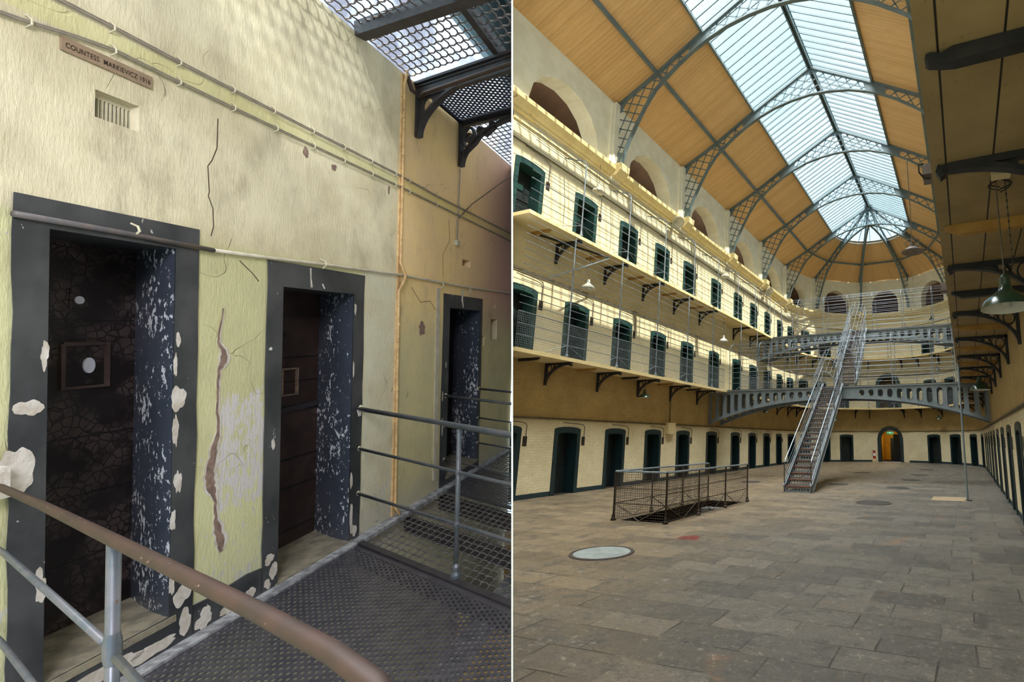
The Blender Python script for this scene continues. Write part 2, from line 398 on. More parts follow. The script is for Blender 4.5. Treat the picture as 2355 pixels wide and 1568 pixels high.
facade('wall_end_top_gallery', YC, YC+LARC, Z2, 10.72, [o for o in ops3 if o[0] > YC], M['brick_top'], 'yellow curved wall behind the top end gallery')
facade('wall_right_top', YC+LARC, UEND, Z1, 13.6, [], M['brick_mid'], 'yellow wall above the right gallery')
# arcade
arcs = [(Y0+PB*(k-.5), 2.92, 10.95, 11.24, 1.42) for k in range(0, 5)]
arcsA = [(AU(a), 1.95, 10.95, 11.75, 1.08) for a in (18, 54, 90, 126, 162)]
facade('wall_left_arcade', 8.0, YC, 10.72, 13.56, arcs, M['plaster'], 'cream plaster arcade of round arches above the left cornice', thick=.62)
facade('wall_end_arcade', YC, YC+LARC, 10.72, 13.56, arcsA, M['plaster'], 'cream plaster arcade curving round the end of the hall', thick=.62)
# shallow pilasters between the arches
n_tr = 0
def trim(mb, m, label, cat='trim', **k):
    global n_tr; n_tr += 1
    return struct(mb.build('trim_%d' % n_tr, m, **k), label, cat)
for k in range(5):
    mb = MB(); u = Y0+PB*k
    mb.obox(per(u, 12.28, -.05), (0.06,0,0), (0,.36,0), (0,0,1.12)); mb.obox(per(u, 12.0, -.1), (.06,0,0), (0,.24,0), (0,0,1.5))
    trim(mb, M['plaster'], 'cream pilaster behind the %s roof truss foot on the left' % ORD[k], 'pilaster')
for a in (36, 72, 108, 144):
    mb = MB(); c = per(AU(a), 12.25, -.06); rad = Vector((-math.cos(R(a)), math.sin(R(a)), 0)); tn = Vector((rad.y, -rad.x, 0))
    mb.obox(c, rad*.08, tn*.33, (0,0,1.25)); trim(mb, M['plaster'], 'cream pilaster on the curved end wall, %s from the left' % {36:'first',72:'second',108:'third',144:'fourth'}[a], 'pilaster')
# aisle behind arcade: sloping boards, back wall and floor
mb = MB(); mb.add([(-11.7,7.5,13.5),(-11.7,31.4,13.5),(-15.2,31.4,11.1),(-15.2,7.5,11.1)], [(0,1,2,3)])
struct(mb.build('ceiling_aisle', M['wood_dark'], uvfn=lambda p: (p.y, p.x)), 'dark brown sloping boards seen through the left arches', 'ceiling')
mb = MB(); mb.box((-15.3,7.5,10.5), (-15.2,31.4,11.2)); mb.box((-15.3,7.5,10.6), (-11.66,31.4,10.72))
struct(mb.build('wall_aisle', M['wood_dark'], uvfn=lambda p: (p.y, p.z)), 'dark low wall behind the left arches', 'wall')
for i, a in enumerate((18, 54, 90, 126, 162)):
    mb = MB(); a0, a1 = R(a-19), R(a+19)
    def pp(r, t, z): return (XC-r*math.cos(t), YC+r*math.sin(t), z)
    mb.add([pp(6.65,a0,13.5), pp(6.65,a1,13.5), pp(10,a1,11.3), pp(10,a0,11.3), pp(10,a1,10.6), pp(10,a0,10.6)], [(0,1,2,3),(3,2,4,5)])
    mb.add([pp(6.65,a0,10.7), pp(6.65,a1,10.7), pp(10,a1,10.6), pp(10,a0,10.6)], [(0,1,2,3)])
    struct(mb.build('ceiling_aisle_end_%d' % (i+1), M['wood_dark'], uvfn=lambda p: (math.atan2(p.y-YC, XC-p.x)*8, p.z*2)), 'dark brown boards behind the end arch, %s from the left' % ('first','second','third','fourth','fifth')[i], 'ceiling')

# cornice, mouldings
def sweep(prof, u0, u1, name, m, label, cat='trim', n=None, steps=.5, **k):
    mb = MB(); us = [u0]
    if u0 < YC: us.append(min(YC, u1))
    if u1 > YC:
        a = max(u0, YC); b = min(u1, YC+LARC); nn = max(1, int((b-a)/steps)); us += [a+(b-a)*i/nn for i in range(1, nn+1)]
        if u1 > YC+LARC: us.append(u1)
    us = sorted(set(us)); m_ = len(prof); vs = []
    for u in us:
        for d, z in prof: vs.append(per(u, z, -d))
    fs = [(i*m_+j, (i+1)*m_+j, (i+1)*m_+(j+1) % m_, i*m_+(j+1) % m_) for i in range(len(us)-1) for j in range(m_)]
    fs += [tuple(range(m_)), tuple((len(us)-1)*m_+j for j in range(m_-1, -1, -1))]
    mb.add(vs, fs); return mb.build(name, m, uvfn=lambda p: (perinv(p), math.hypot(p.x-XC, max(0, p.y-YC)) if p.y > YC else p.x), **k)
n_tr += 1; struct(sweep([(-.02,10.55),(.10,10.58),(.12,10.64),(.20,10.68),(.34,10.80),(.36,10.92),(.30,10.96),(-.02,10.98)], 8.0, YC+LARC+1, 'trim_%d' % n_tr, M['cornice'], ''), 'moulded yellow cornice running under the arcade', 'cornice')
n_tr += 1; struct(sweep([(-.01,10.3),(.05,10.32),(.05,10.38),(-.01,10.4)], 8.9, YC+LARC+1, 'trim_%d' % n_tr, M['cornice'], ''), 'thin yellow moulding just below the cornice', 'moulding')
n_tr += 1; struct(sweep([(-.01,3.13),(.02,3.14),(.02,3.17),(-.01,3.18)], 8.9, YC+LARC+12, 'trim_%d' % n_tr, M['brick_high'], ''), 'thin ledge line along the ochre wall at bracket height', 'ledge')

# ---- doors
def make_door(tm, leafmode='ajar'):
    """proto at origin; x = into the room, y along the wall, z up"""
    mb = MB(); W = DW; w = W-.26
    fn = lambda a, b, d: Vector((-d, a, b))
    ro = arch_pts(0, W+.02, 0, 1.86, .08); ri = arch_pts(0, w, 0.0, 1.70, .07)
    out = [ro[0]]+[ (ri[0][0], 0)]+list(reversed(ri[2:]))+[(ri[1][0], 0), ro[1]]+ro[2:]
    out = [(-W/2-.01, 0), (-w/2, 0)]+list(reversed(ri[2:]))+[(w/2, 0), (W/2+.01, 0)]+ro[2:]
    mb.plate(out, [], fn, -.025, .46, sides=True, back=False)
    d = mb.build('door_%d', M[tm], clip=False)
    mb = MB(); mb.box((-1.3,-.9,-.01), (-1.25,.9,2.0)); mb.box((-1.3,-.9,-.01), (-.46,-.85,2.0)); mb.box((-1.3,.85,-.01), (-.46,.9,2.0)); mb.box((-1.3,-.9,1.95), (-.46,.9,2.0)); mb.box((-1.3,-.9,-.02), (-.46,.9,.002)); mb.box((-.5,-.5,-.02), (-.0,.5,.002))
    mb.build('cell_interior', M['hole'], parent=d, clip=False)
    lf = MB(); lf.box((-.42,-w/2+.01,.02), (-.37,w/2-.01,1.76))
    leaf = lf.build('door_leaf', M['door_dark'], parent=d, clip=False)
    h = MB(); h.box((-.37,-.13,1.15), (-.35,.13,1.38)); h.build('hatch', M[tm], parent=leaf, clip=False)
    h = MB(); h.box((-.37,-w/2+.03,.86), (-.345,w/2-.03,.90)); h.build('bolt', M['iron'], parent=leaf, clip=False)
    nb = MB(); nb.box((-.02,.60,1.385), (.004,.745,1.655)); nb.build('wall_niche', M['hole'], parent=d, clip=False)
    return d
CLIPALL = False
pd_low = make_door('teal'); pd_up = make_door('teal_up')
CLIPALL = True
nd = 0
def place_door(proto, u, z, label, first):
    global nd; nd += 1
    if u < YC: rz = 0
    elif u < YC+LARC: rz = -(u-YC)/RA
    else: rz = PI
    p = per(u, z, .008 if YC <= u < YC+LARC else 0); mw = Matrix.Translation(p)@Matrix.Rotation(rz, 4, 'Z')
    o = proto if first else dup(proto, mw)
    o.matrix_world = mw; o.name = 'door_%d' % nd; struct(o, label, 'door')
if True:
    CH[pd_low.name] = [(c, kids(c)) for c in kids(pd_low)]; CH[pd_up.name] = [(c, kids(c)) for c in kids(pd_up)]
    lowkids, upkids = CH[pd_low.name], CH[pd_up.name]
    def pdoor(proto, ks, u, z, label, first):
        CH[proto.name] = ks; place_door(proto, u, z, label, first)
    for i, u in enumerate(GL): pdoor(pd_low, lowkids, u, 0, 'dark teal ground floor cell doorway on the left wall, %s from the camera' % ORD[i], i == 0)
    for i, a in enumerate(GA): pdoor(pd_low, lowkids, AU(a), 0, 'dark teal cell doorway on the curved end wall, %s counted from its left end' % (['first']+ORD[1:])[i], False)
    for i, y in enumerate(GR): pdoor(pd_low, lowkids, RU(y), 0, 'dark cell doorway on the right wall, %s from the camera' % ORD[i], False)
    for i, u in enumerate(L2): pdoor(pd_up, upkids, u, Z1, 'green arched cell doorway on the lower left gallery, %s from the camera' % ORD[i], i == 0)
    for i, a in enumerate(A2): pdoor(pd_up, upkids, AU(a), Z1, 'green cell doorway on the lower end gallery, %s counted from its left end' % (['first']+ORD[1:])[i], False)
    for i, u in enumerate(L3): pdoor(pd_up, upkids, u, Z2, 'green arched cell doorway on the top left gallery, %s from the camera' % ORD[i], False)
    for i, a in enumerate(A3): pdoor(pd_up, upkids, AU(a), Z2, 'green cell doorway on the top end gallery, %s counted from its left end' % (['first']+ORD[1:])[i], False)
# big arched doorway with lit passage
def efn(a): 
    rad = Vector((-math.cos(a), math.sin(a), 0)); tn = Vector((math.sin(a), math.cos(a), 0)); return rad, tn
rad, tn = efn(R(89.5)); ce = per(AU(89.5), 0)
fe = lambda a, b, d: ce+tn*a+rad*d+Vector((0,0,b))
for zz, tm, lb in ((0, 'teal', 'wide arched doorway with dark teal surround and lit yellow passage'), (Z1, 'teal_up', 'wide green arched doorway behind the lower end gallery')):
    mb = MB(); ro = arch_pts(0, 1.86, zz, zz+1.62, .92, 14); ri = arch_pts(0, 1.36, zz, zz+1.60, .68, 14)
    out = [(-.93, zz), (-.68, zz)]+list(reversed(ri[2:]))+[(.68, zz), (.93, zz)]+ro[2:]
    mb.plate(out, [], fe, -.03, .5, back=False)
    nd += 1; d = struct(mb.build('door_%d' % nd, M[tm]), lb, 'door')
    mb = MB(); 
    for sx in (-1, 1): mb.add([fe(sx*.9, zz, .5), fe(sx*.9, zz, 4), fe(sx*.9, zz+2.6, 4), fe(sx*.9, zz+2.6, .5)], [(0,1,2,3)])
    mb.add([fe(-.9, zz, 4), fe(.9, zz, 4), fe(.9, zz+2.6, 4), fe(-.9, zz+2.6, 4), fe(-.9,zz+2.6,.5), fe(.9,zz+2.6,.5)], [(0,1,2,3),(3,2,5,4)])
    mb.build('passage_wall', M['plaster_y'], parent=d, uvfn=lambda p: (p.x+p.y, p.z))
    mb = MB(); mb.add([fe(-.9, zz+.005, -.0), fe(.9, zz+.005, 0), fe(.9, zz+.005, 4), fe(-.9, zz+.005, 4)], [(0,1,2,3)]); mb.build('passage_floor', M['hole'], parent=d)
    mb = MB(); mb.obox(fe(.33, zz+.98, 1.3), tn*.27, rad*.03, (0,0,.98)); mb.obox(fe(-.15, zz+.85, 2.2), tn*.13, rad*.03, (0,0,.85)); mb.build('inner_door', M['door_dark'], parent=d)

pl = bpy.data.lights.new('passage_lamp', 'POINT'); pl.energy = 26; pl.color = (1,.85,.55); pl.shadow_soft_size = .15; po = bpy.data.objects.new('passage_lamp', pl); C.objects.link(po); po.location = fe(-.2, 2.25, 1.4)
# ---- floor
PITX0, PITX1, PITY0, PITY1 = -6.55, -5.50, 8.66, 12.3
cl = [(-16, -5), (1.0, -5), (1.0, 31.4)]
arc = [(XC-6.05*math.cos(PI-PI*i/24), YC+6.05*math.sin(PI-PI*i/24)) for i in range(25)]
outer = [(-2.2,-5), (1.0,-5)]+arc+[(-11.12, 9.0)]
mb = MB(); mb.plate(outer, [[(PITX0,PITY0),(PITX0,PITY1),(PITX1,PITY1),(PITX1,PITY0)]], lambda a, b, d: Vector((a, b, -d)), 0, .25)
struct(mb.build('floor', M['floor']), 'worn grey and brown flagstone floor of the hall', 'floor')
mb = MB()
mb.box((PITX0-.05,PITY0-.05,-1.6), (PITX0,PITY1+.05,-.01)); mb.box((PITX1,PITY0-.05,-1.6), (PITX1+.05,PITY1+.05,-.01)); mb.box((PITX0,PITY0-.05,-1.6), (PITX1,PITY0,-.01)); mb.box((PITX0,PITY1,-1.6), (PITX1,PITY1+.05,-.01)); mb.box((PITX0,PITY0,-1.65), (PITX1,PITY1,-1.6))
struct(mb.build('floor_pit', M['mandark']), 'dark sunken stairwell pit inside the wire fence', 'pit')
t = thing('basement_stair', (-6.0, 10.4, -1.5), 'dark stone basement steps inside the fenced stairwell', 'stairs')
for i in range(9):
    mb = MB(); mb.box((PITX0+.02, PITY1-.35-i*.3, -1.55), (PITX1-.02, PITY1-.02-i*.3, -.16-i*.15)); mb.build('step', M['redstain'], parent=t)

# ---- galleries
def gal(name, z, label, u0, u1):
    o = sweep([(-.0,z-.10),(.93,z-.10),(.96,z-.10),(.96,z),(0,z)], u0, u1, name, M['slab'], '', steps=.4)
    return tag(o, label, 'walkway')
gal('gallery_walkway', Z1, 'lower gallery walkway slab along the left wall and curved end', 8.9, YC+LARC)
gal('gallery_walkway', Z2+.0, 'top gallery walkway slab along the left wall and curved end', 8.9, YC+LARC)
mb = MB(); mb.box((-.10, -5, 3.735), (.94, YC, 3.85)); mb.box((-.115,-5,3.74), (-.10,YC,3.86))
o = mb.build('gallery_walkway', M['slabboard'], uvfn=lambda p: (p.y, p.x)); tag(o, 'boarded gallery walkway overhead along the right wall, seen from below', 'walkway')
mb = MB(); mb.box((-.10, -5, 7.35), (.94, YC, 7.45)); tag(mb.build('gallery_walkway', M['slab']), 'top right gallery walkway above the overhead boards', 'walkway')

def bracket(name, fn, label, group, L=.93, H=.62, m='iron', seg=10):
    """fn(a, b, d): a out from wall, b up (0 = slab underside), d thickness"""
    t = thing(name, fn(0, -H, 0), label, 'bracket', group)
    w = .03
    mb = MB(); mb.strip([(0,-.03),(L*.5,-.03),(L*.9,-.03),(L,-.045)], [.06,.06,.055,.04], fn, -w, w)
    mb.strip([(.025,0),(.025,-H)], .06, fn, -w, w)
    mb.strip([(L-.02,-.02),(L+.0,-.06),(L-.03,-.11)], .05, fn, -w*1.2, w*1.2)
    mb.build('frame', M[m], parent=t)
    mb = MB(); cv = [(L*.9*math.cos(PI/2*i/seg)*1.0+.03, 0) for i in range(seg+1)]
    cv = []
    for i in range(seg+1):
        q = PI/2*i/seg; cv.append((.03+(L*.9)*(1-math.cos(q)), -H+.0+(H-.05)*math.sin(q)))
    mb.strip(cv, .045, fn, -w*1.3, w*1.3); mb.build('curved_rib', M[m], parent=t)
    mb = MB(); cx, cy, r = .15, -.17, .085
    mb.strip([(cx+r*math.cos(2*PI*i/12), cy+r*1.3*math.sin(2*PI*i/12)) for i in range(13)], .022, fn, -w*.5, w*.5)
    for cx, cy, r0 in ((.34, -.125, .05),(.47, -.10, .034)):
        sp = [(cx+(r0*(1-i/22))*math.cos(i*.55+1), cy+(r0*(1-i/22))*math.sin(i*.55+1)) for i in range(18)]
        mb.strip(sp, .016, fn, -w*.4, w*.4)
    mb.strip([(.05,-.42),(.16,-.29),(.28,-.2),(.36,-.06)], .02, fn, -w*.4, w*.4)
    mb.strip([(.4,-.17),(.52,-.06)], .018, fn, -w*.4, w*.4); mb.build('scrollwork', M[m], parent=t)
    return t
def wallfn(u, z):
    def f(a, b, d):
        p = per(u, z+b, -a)
        if u < YC: tnv = Vector((0,1,0))
        elif u > YC+LARC: tnv = Vector((0,-1,0))
        else: q = (u-YC)/RA; tnv = Vector((math.sin(q), math.cos(q), 0))
        return p+tnv*d
    return f
bl = [10.83+2.18*k for k in range(5)]+[23.2, 25.4, 27.6, 29.8]
ba = [4, 16, 33, 50, 66, 76, 100, 112, 128, 146, 164]
for i, u in enumerate(bl): bracket('gallery_bracket', wallfn(u, Z1-.10), 'black scrolled iron bracket under the lower left gallery, %s from the camera' % ORD[i], 'brackets under the lower gallery')
for i, u in enumerate(bl): bracket('gallery_bracket', wallfn(u, Z2-.10), 'black scrolled iron bracket under the top left gallery, %s from the camera' % ORD[i], 'brackets under the top gallery')
for i, a in enumerate(ba): bracket('gallery_bracket', wallfn(AU(a), Z1-.10), 'iron bracket under the lower end gallery, %s counted from the left' % (['first']+ORD[1:])[i], 'brackets under the lower gallery')
for i, a in enumerate(ba): bracket('gallery_bracket', wallfn(AU(a), Z2-.10), 'iron bracket under the top end gallery, %s counted from the left' % (['first']+ORD[1:])[i], 'brackets under the top gallery')
for i, y in enumerate([3.86, 6.35, 8.85, 11.2, 13.65, 16.0, 18.4, 22.9, 25.3, 27.7]):
    bracket('gallery_bracket', wallfn(RU(y), 3.735), 'black scrolled iron bracket overhead under the right gallery, %s from the camera' % ORD[i], 'brackets under the right gallery', L=1.0, H=.62)
for i, y in enumerate([5.12, 7.6, 10.05, 12.45, 14.9, 17.2, 19.6]):
    mb = MB(); f = wallfn(RU(y), 3.735); mb.strip([(0,-.05),(.85,-.05),(.93,-.03),(1.0,-.015)], [.10,.10,.06,.02], f, -.045, .045)
    tag(mb.build('timber_joist', M['boardbeam' if y != 7.6 else 'iron'], loc=f(0,0,0)), 'timber joist across the right gallery underside, %s from the camera' % ORD[i], 'joist', 'timber joists under the right gallery')
mb = MB(); f = wallfn(RU(2.62), 3.735); mb.strip([(-.02,-.05),(.86,-.05),(.93,-.055),(.99,-.035),(1.01,-.03)], [.09,.09,.05,.05,.03], f, -.04, .04)
tag(mb.build('iron_joist', M['iron'], loc=f(0,0,0)), 'black iron bar across the overhead boards in the top right corner', 'joist')
for i, y in enumerate([9.7+2.2*k for k in range(5)]):
    mb = MB(); f = wallfn(y+.2, Z1-.1); mb.strip([(0,-.035),(.6,-.035),(.7,-.01)], [.07,.07,.02], f, -.04, .04)
    tag(mb.build('timber_joist', M['boardbeam' if i % 2 else 'iron'], loc=f(0,0,0)), 'short timber joist under the lower left gallery, %s from the camera' % ORD[i], 'joist', 'joists under the lower left gallery')
    mb = MB(); f = wallfn(y+.2, Z2-.1); mb.strip([(0,-.035),(.6,-.035),(.7,-.01)], [.07,.07,.02], f, -.04, .04)
    tag(mb.build('timber_joist', M['boardbeam'], loc=f(0,0,0)), 'short timber joist under the top left gallery, %s from the camera' % ORD[i], 'joist', 'joists under the top left gallery')

# ---- railings
def upath(u0, u1, d, z, step=.45):
    us = [u0]
    if u0 < YC < u1: us.append(YC)
    if u1 > YC:
        a, b = max(u0, YC), min(u1, YC+LARC); n = max(1, int((b-a)/step)); us += [a+(b-a)*i/n for i in range(1, n+1)]
    if u1 <= YC or u1 > YC+LARC: us.append(u1)
    us = sorted(set(us)); return [per(u, z, -d) for u in us]
def railing(label, u0, u1, z, posts, heights, topmode, handrail=None, mesh=True, braces=True):
    D = .93; t = thing('gallery_railing', per((u0+u1)/2, z, -D), label, 'railing')
    for h in heights:
        MB().tube(upath(u0, u1, D, z+h), (.0085 if u0 < 20 else .006) if h != handrail else .014, 5).build('rail', M['wire'], parent=t)
    zt = max(heights)
    for u in posts:
        mb = MB()
        if topmode == 'arm':
            pts = [per(u, z, -D), per(u, z+zt-.12, -D), per(u, z+zt+.03, -D+.03), per(u, z+zt+.12, -D+.12), per(u, z+zt+.2, -D+.4), per(u, z+zt+.38, -.05)]
            mb.tube(pts, .02, 6)
        else: mb.tube([per(u, z, -D), per(u, topmode, -D)], .02, 6)
        mb.lathe([(.05,0),(.05,.05),(.03,.08),(.03,.12),(.022,.16)], per(u, z, -D), 8); mb.build('post', M['wire'], parent=t)
        if braces:
            mb = MB(); mb.tube([per(u-.75, z+.02, -D), per(u, z+.33, -D), per(u+.75, z+.02, -D)], .009, 4); mb.build('brace', M['wire'], parent=t)
    if mesh:
        mb = MB(); u = u0
        while u < u1: mb.tube([per(u, z+.03, -D), per(u, z+.92, -D)], .0034, 3, caps=False); u += .055
        h = .03
        while h < .92: mb.tube(upath(u0, u1, D, z+h), .0034, 3, caps=False); h += .055
        mb.build('wire_mesh', M['wire'], parent=t)
    if topmode == 'arm':
        for k in range(4):
            f = (k+.6)/4; MB().tube(upath(u0, u1, D-.88*f, z+zt+.15+.22*f), .0085, 5).build('canopy_rail', M['wire'], parent=t)
    return t
H1 = [.33,.62,.92]+[1.13+.205*i for i in range(12)]
H2 = [.33,.6,.9,1.12,1.34,1.56,1.78,2.0,2.2,2.34]
railing('full height steel bar screen on the lower left gallery in front of the bridge', 8.9, 20.45, Z1, [10.62+2.15*k for k in range(5)], H1, Z2-.1, .92)
railing('steel bar screen round the lower end gallery beyond the bridge', 22.1, YC+LARC, Z1, [22.2, 24.3, 26.5, 28.7, 30.9]+[AU(a) for a in (15, 35, 55, 75, 95, 115, 135, 155, 175)], H1[:12], Z2-.1, .92)
railing('steel bar railing with curved tops on the top left gallery', 8.9, 26.4, Z2, [10.80+2.2*k for k in range(8)], H2, 'arm', .9, mesh=False)
railing('steel bar railing round the top end gallery beyond the top bridge', 27.9, YC+LARC, Z2, [28.2, 30.3]+[AU(a) for a in (12, 32, 52, 72, 92, 112, 132, 152, 172)], H2[:8], Z2+2.0, .9, mesh=False, braces=False)
# outrigger struts on lower left screen
t = thing('wall_strut', per(11.0, 6.4, -.93), 'loose steel brace frame fixed to the lower left screen near the camera', 'strut')
a = per(12.1, 7.2, -.95); MB().bar(per(10.0, 7.25, -.2), a, .05, .05).build('arm', M['iron'], parent=t); MB().bar(a, per(9.7, 5.8, -1.0), .03, .03).build('diagonal', M['steel'], parent=t)

# ---- bridges
def bridge(z, yf, yb, label, zfoot, zmid, nh, railgap, cage_top):
    t = thing('footbridge', (XC, (yf+yb)/2, z), label, 'bridge'); x0, x1 = XL+.02, XRW-.02
    top = z-.05; xa, xb = x0, x1
    def zb(x):
        s = abs((x-XC)/RA); return zmid-(zmid-zfoot)*(s**2.3)
    for nm, y in (('front_beam', yf), ('rear_beam', yb)):
        n = 40; outer = [(xa+(xb-xa)*i/n, zb(xa+(xb-xa)*i/n)) for i in range(n+1)]+[(xb, top), (xa, top)]
        holes = []; pitch = .383; k0 = int((xb-XC)/pitch)
        for k in range(-k0, k0+1):
            cx = XC+k*pitch
            if abs(cx-XC) > RA-.25: continue
            if nm == 'front_beam' and railgap[0]-.15 < cx < railgap[1]+.15: continue
            hw = .105; lo = zb(cx)+.12; hi = top-.13
            if hi-lo < 2*hw: c = (hi+lo)/2; lo, hi = c-hw, c+hw
            hp = [(cx+hw*math.cos(PI*i/8), hi-hw+hw*math.sin(PI*i/8)) for i in range(9)]+[(cx-hw*math.cos(PI*i/8), lo+hw-hw*math.sin(PI*i/8)) for i in range(9)]
            holes.append(hp)
        fn = lambda a, b, d, y=y: Vector((a, y+d, b))
        mb = MB(); mb.plate(outer, holes, fn, -.015, .015)
        b = mb.build(nm, M['steel'], parent=t)
        mb = MB()
        for hp in holes: mb.strip([(p[0]+(p[0]-sum(q[0] for q in hp)/len(hp))*.1, p[1]+.012*(1 if p[1] > (hp[0][1]+hp[9][1])/2 else -1)) for p in hp+[hp[0]]], .02, fn, -.028, -.012)
        if holes: mb.build('hole_rim', M['steel'], parent=b)
        mb = MB(); mb.strip([(xa+(xb-xa)*i/n, zb(xa+(xb-xa)*i/n)) for i in range(n+1)], .035, fn, -.07, .07); mb.build('bottom_flange', M['steel'], parent=b)
        mb = MB(); mb.box((xa, y-.075, top-.02), (xb, y+.075, top+.02)); mb.build('top_flange', M['steel'], parent=b)
    mb = MB(); mb.box((XL+.96, yf-.05, z-.035), (-.11, yb+.05, z)); mb.build('deck', M['rust'], parent=t)
    # cage of bars with hoops
    gx0, gx1 = railgap; r = (yb-yf)/2; hs = [.3,.55,.8,1.0,1.2,1.4,1.6,1.8]; yc = (yf+yb)/2; X0, X1 = XL+1.0, -.15
    for h in hs:
        MB().tube([(X0,yf,z+h),(gx0,yf,z+h)], .008, 5).build('rail', M['wire'], parent=t)
        MB().tube([(gx1,yf,z+h),(X1,yf,z+h)], .008, 5).build('rail', M['wire'], parent=t)
        MB().tube([(X0,yb,z+h),(X1,yb,z+h)], .008, 5).build('rail', M['wire'], parent=t)
    for q in (20, 45, 70, 110, 135, 160):
        y, zz = yc-r*math.cos(R(q)), z+1.8+r*.75*math.sin(R(q)); MB().tube([(X0,y,zz),(X1,y,zz)], .0065, 5).build('roof_rail', M['wire'], parent=t)
    for x in [X0+.05, X0+1.5, X0+3.0, gx0, gx1, gx1+1.55, gx1+3.1, X1-.05]:
        pts = [(x,yf,z),(x,yf,z+1.8)]+[(x, yc-r*math.cos(R(q)), z+1.8+r*.75*math.sin(R(q))) for q in range(15, 180, 15)]+[(x,yb,z+1.8),(x,yb,z)]
        MB().tube(pts, .015, 6).build('hoop', M['wire'], parent=t)
    return t
bridge(Z1, 20.72, 21.95, 'lower grey iron footbridge with oval holes crossing the hall', 2.25, 3.28, 14, (-5.75, -4.2), 0)
bridge(Z2, 26.6, 27.8, 'upper grey iron footbridge crossing the hall below the roof', 6.05, 6.92, 14, (-5.7, -4.3), 0)

# ---- stairs
def stair(label, x0, xt, y0, y1, z0, z1, w, nst, cage_from):
    t = thing('iron_staircase', (x0, y0, z0), label, 'staircase')
    def P(s, sx, dz=0): return Vector((x0+(xt-x0)*s+sx, y0+(y1-y0)*s, z0+(z1-z0)*s+dz))
    for sd in (-1, 1):
        mb = MB(); mb.bar(P(0, sd*w/2, .08), P(1, sd*w/2, .0), .035, .30); mb.bar(P(0, sd*w/2, .23), P(1, sd*w/2, .15), .09, .02); mb.bar(P(0, sd*w/2, -.07), P(1, sd*w/2, -.15), .09, .02)
        mb.build('stringer', M['steel'], parent=t)
        mb = MB(); mb.tube([P(0, sd*w/2, .82), P(.01, sd*w/2, .90)]+[P(1, sd*w/2, .92)], .017, 7)
        mb.build('handrail', M['galv'], parent=t)
        for dz in (.28,.45,.62): MB().tube([P(0, sd*w/2, dz), P(1, sd*w/2, dz)], .008, 5).build('side_rail', M['wire'], parent=t)
        for s in (0, .22, .44, .66, .88): MB().tube([P(s, sd*w/2, .0 if s else -.0), P(s, sd*w/2, .9)], .018, 6).build('baluster', M['rust' if s == 0 else 'wire'], parent=t)
    rs = (z1-z0)/nst; rn = (y1-y0)/nst
    for i in range(nst):
        s = i/nst; y = y0+rn*i; z = z0+rs*(i+1); xc = x0+(xt-x0)*s
        mb = MB(); mb.box((xc-w/2+.02, y-.02, z-.03), (xc+w/2-.02, y+rn, z)); mb.build('tread', M['tread'], parent=t)
        holes = []; nh = 8
        for k in range(nh):
            cx = xc-w/2+.06+(w-.12)*(k+.5)/nh; r = .036; holes.append([(cx+r*math.cos(2*PI*j/8), z-rs/2-.01+r*math.sin(2*PI*j/8)) for j in range(8)])
        mb = MB(); mb.plate([(xc-w/2+.02, z-rs), (xc+w/2-.02, z-rs), (xc+w/2-.02, z-.03), (xc-w/2+.02, z-.03)], holes, lambda a, b, d, y=y: Vector((a, y+d, b)), 0, .012, sides=False, back=False)
        mb.build('riser', M['steel'], parent=t)
    hy = cage_from; hoops = []
    while hy <= 1.001:
        r = w/2+.02; hh = 1.25
        pts = [P(hy, -r, .1), P(hy, -r, hh)]+[P(hy, -r*math.cos(R(q)), hh+r*math.sin(R(q))) for q in range(15, 180, 15)]+[P(hy, r, hh), P(hy, r, .1)]
        MB().tube(pts, .015, 6).build('hoop', M['wire'], parent=t); hy += .17
    for sx in (-1, 1):
        for dz in (1.05, 1.22): MB().tube([P(cage_from, sx*(w/2+.02), dz), P(1, sx*(w/2+.02), dz)], .008, 5).build('cage_rail', M['wire'], parent=t)
    for q in (25, 50, 75, 105, 130, 155):
        a = (w/2+.02); MB().tube([P(cage_from, -a*math.cos(R(q)), 1.25+a*math.sin(R(q))), P(1, -a*math.cos(R(q)), 1.25+a*math.sin(R(q)))], .008, 5).build('cage_rail', M['wire'], parent=t)
    return t
st = stair('lower grey iron staircase rising from the stone floor to the lower bridge', -4.90, -5.2, 15.05, 20.95, 0, Z1, .86, 21, .66)
mb = MB(); mb.tube([(-5.33,15.0,.75),(-5.2,15.0,.55),(-5.0,15.0,.44),(-4.8,15.0,.44),(-4.6,15.0,.55),(-4.47,15.0,.75)], .008, 5)
mb.build('chain', M['iron'], parent=st)
stair('upper caged iron staircase rising from the lower bridge to the upper bridge', -4.72, -5.12, 21.35, 26.75, Z1, Z2, .86, 20, .0)

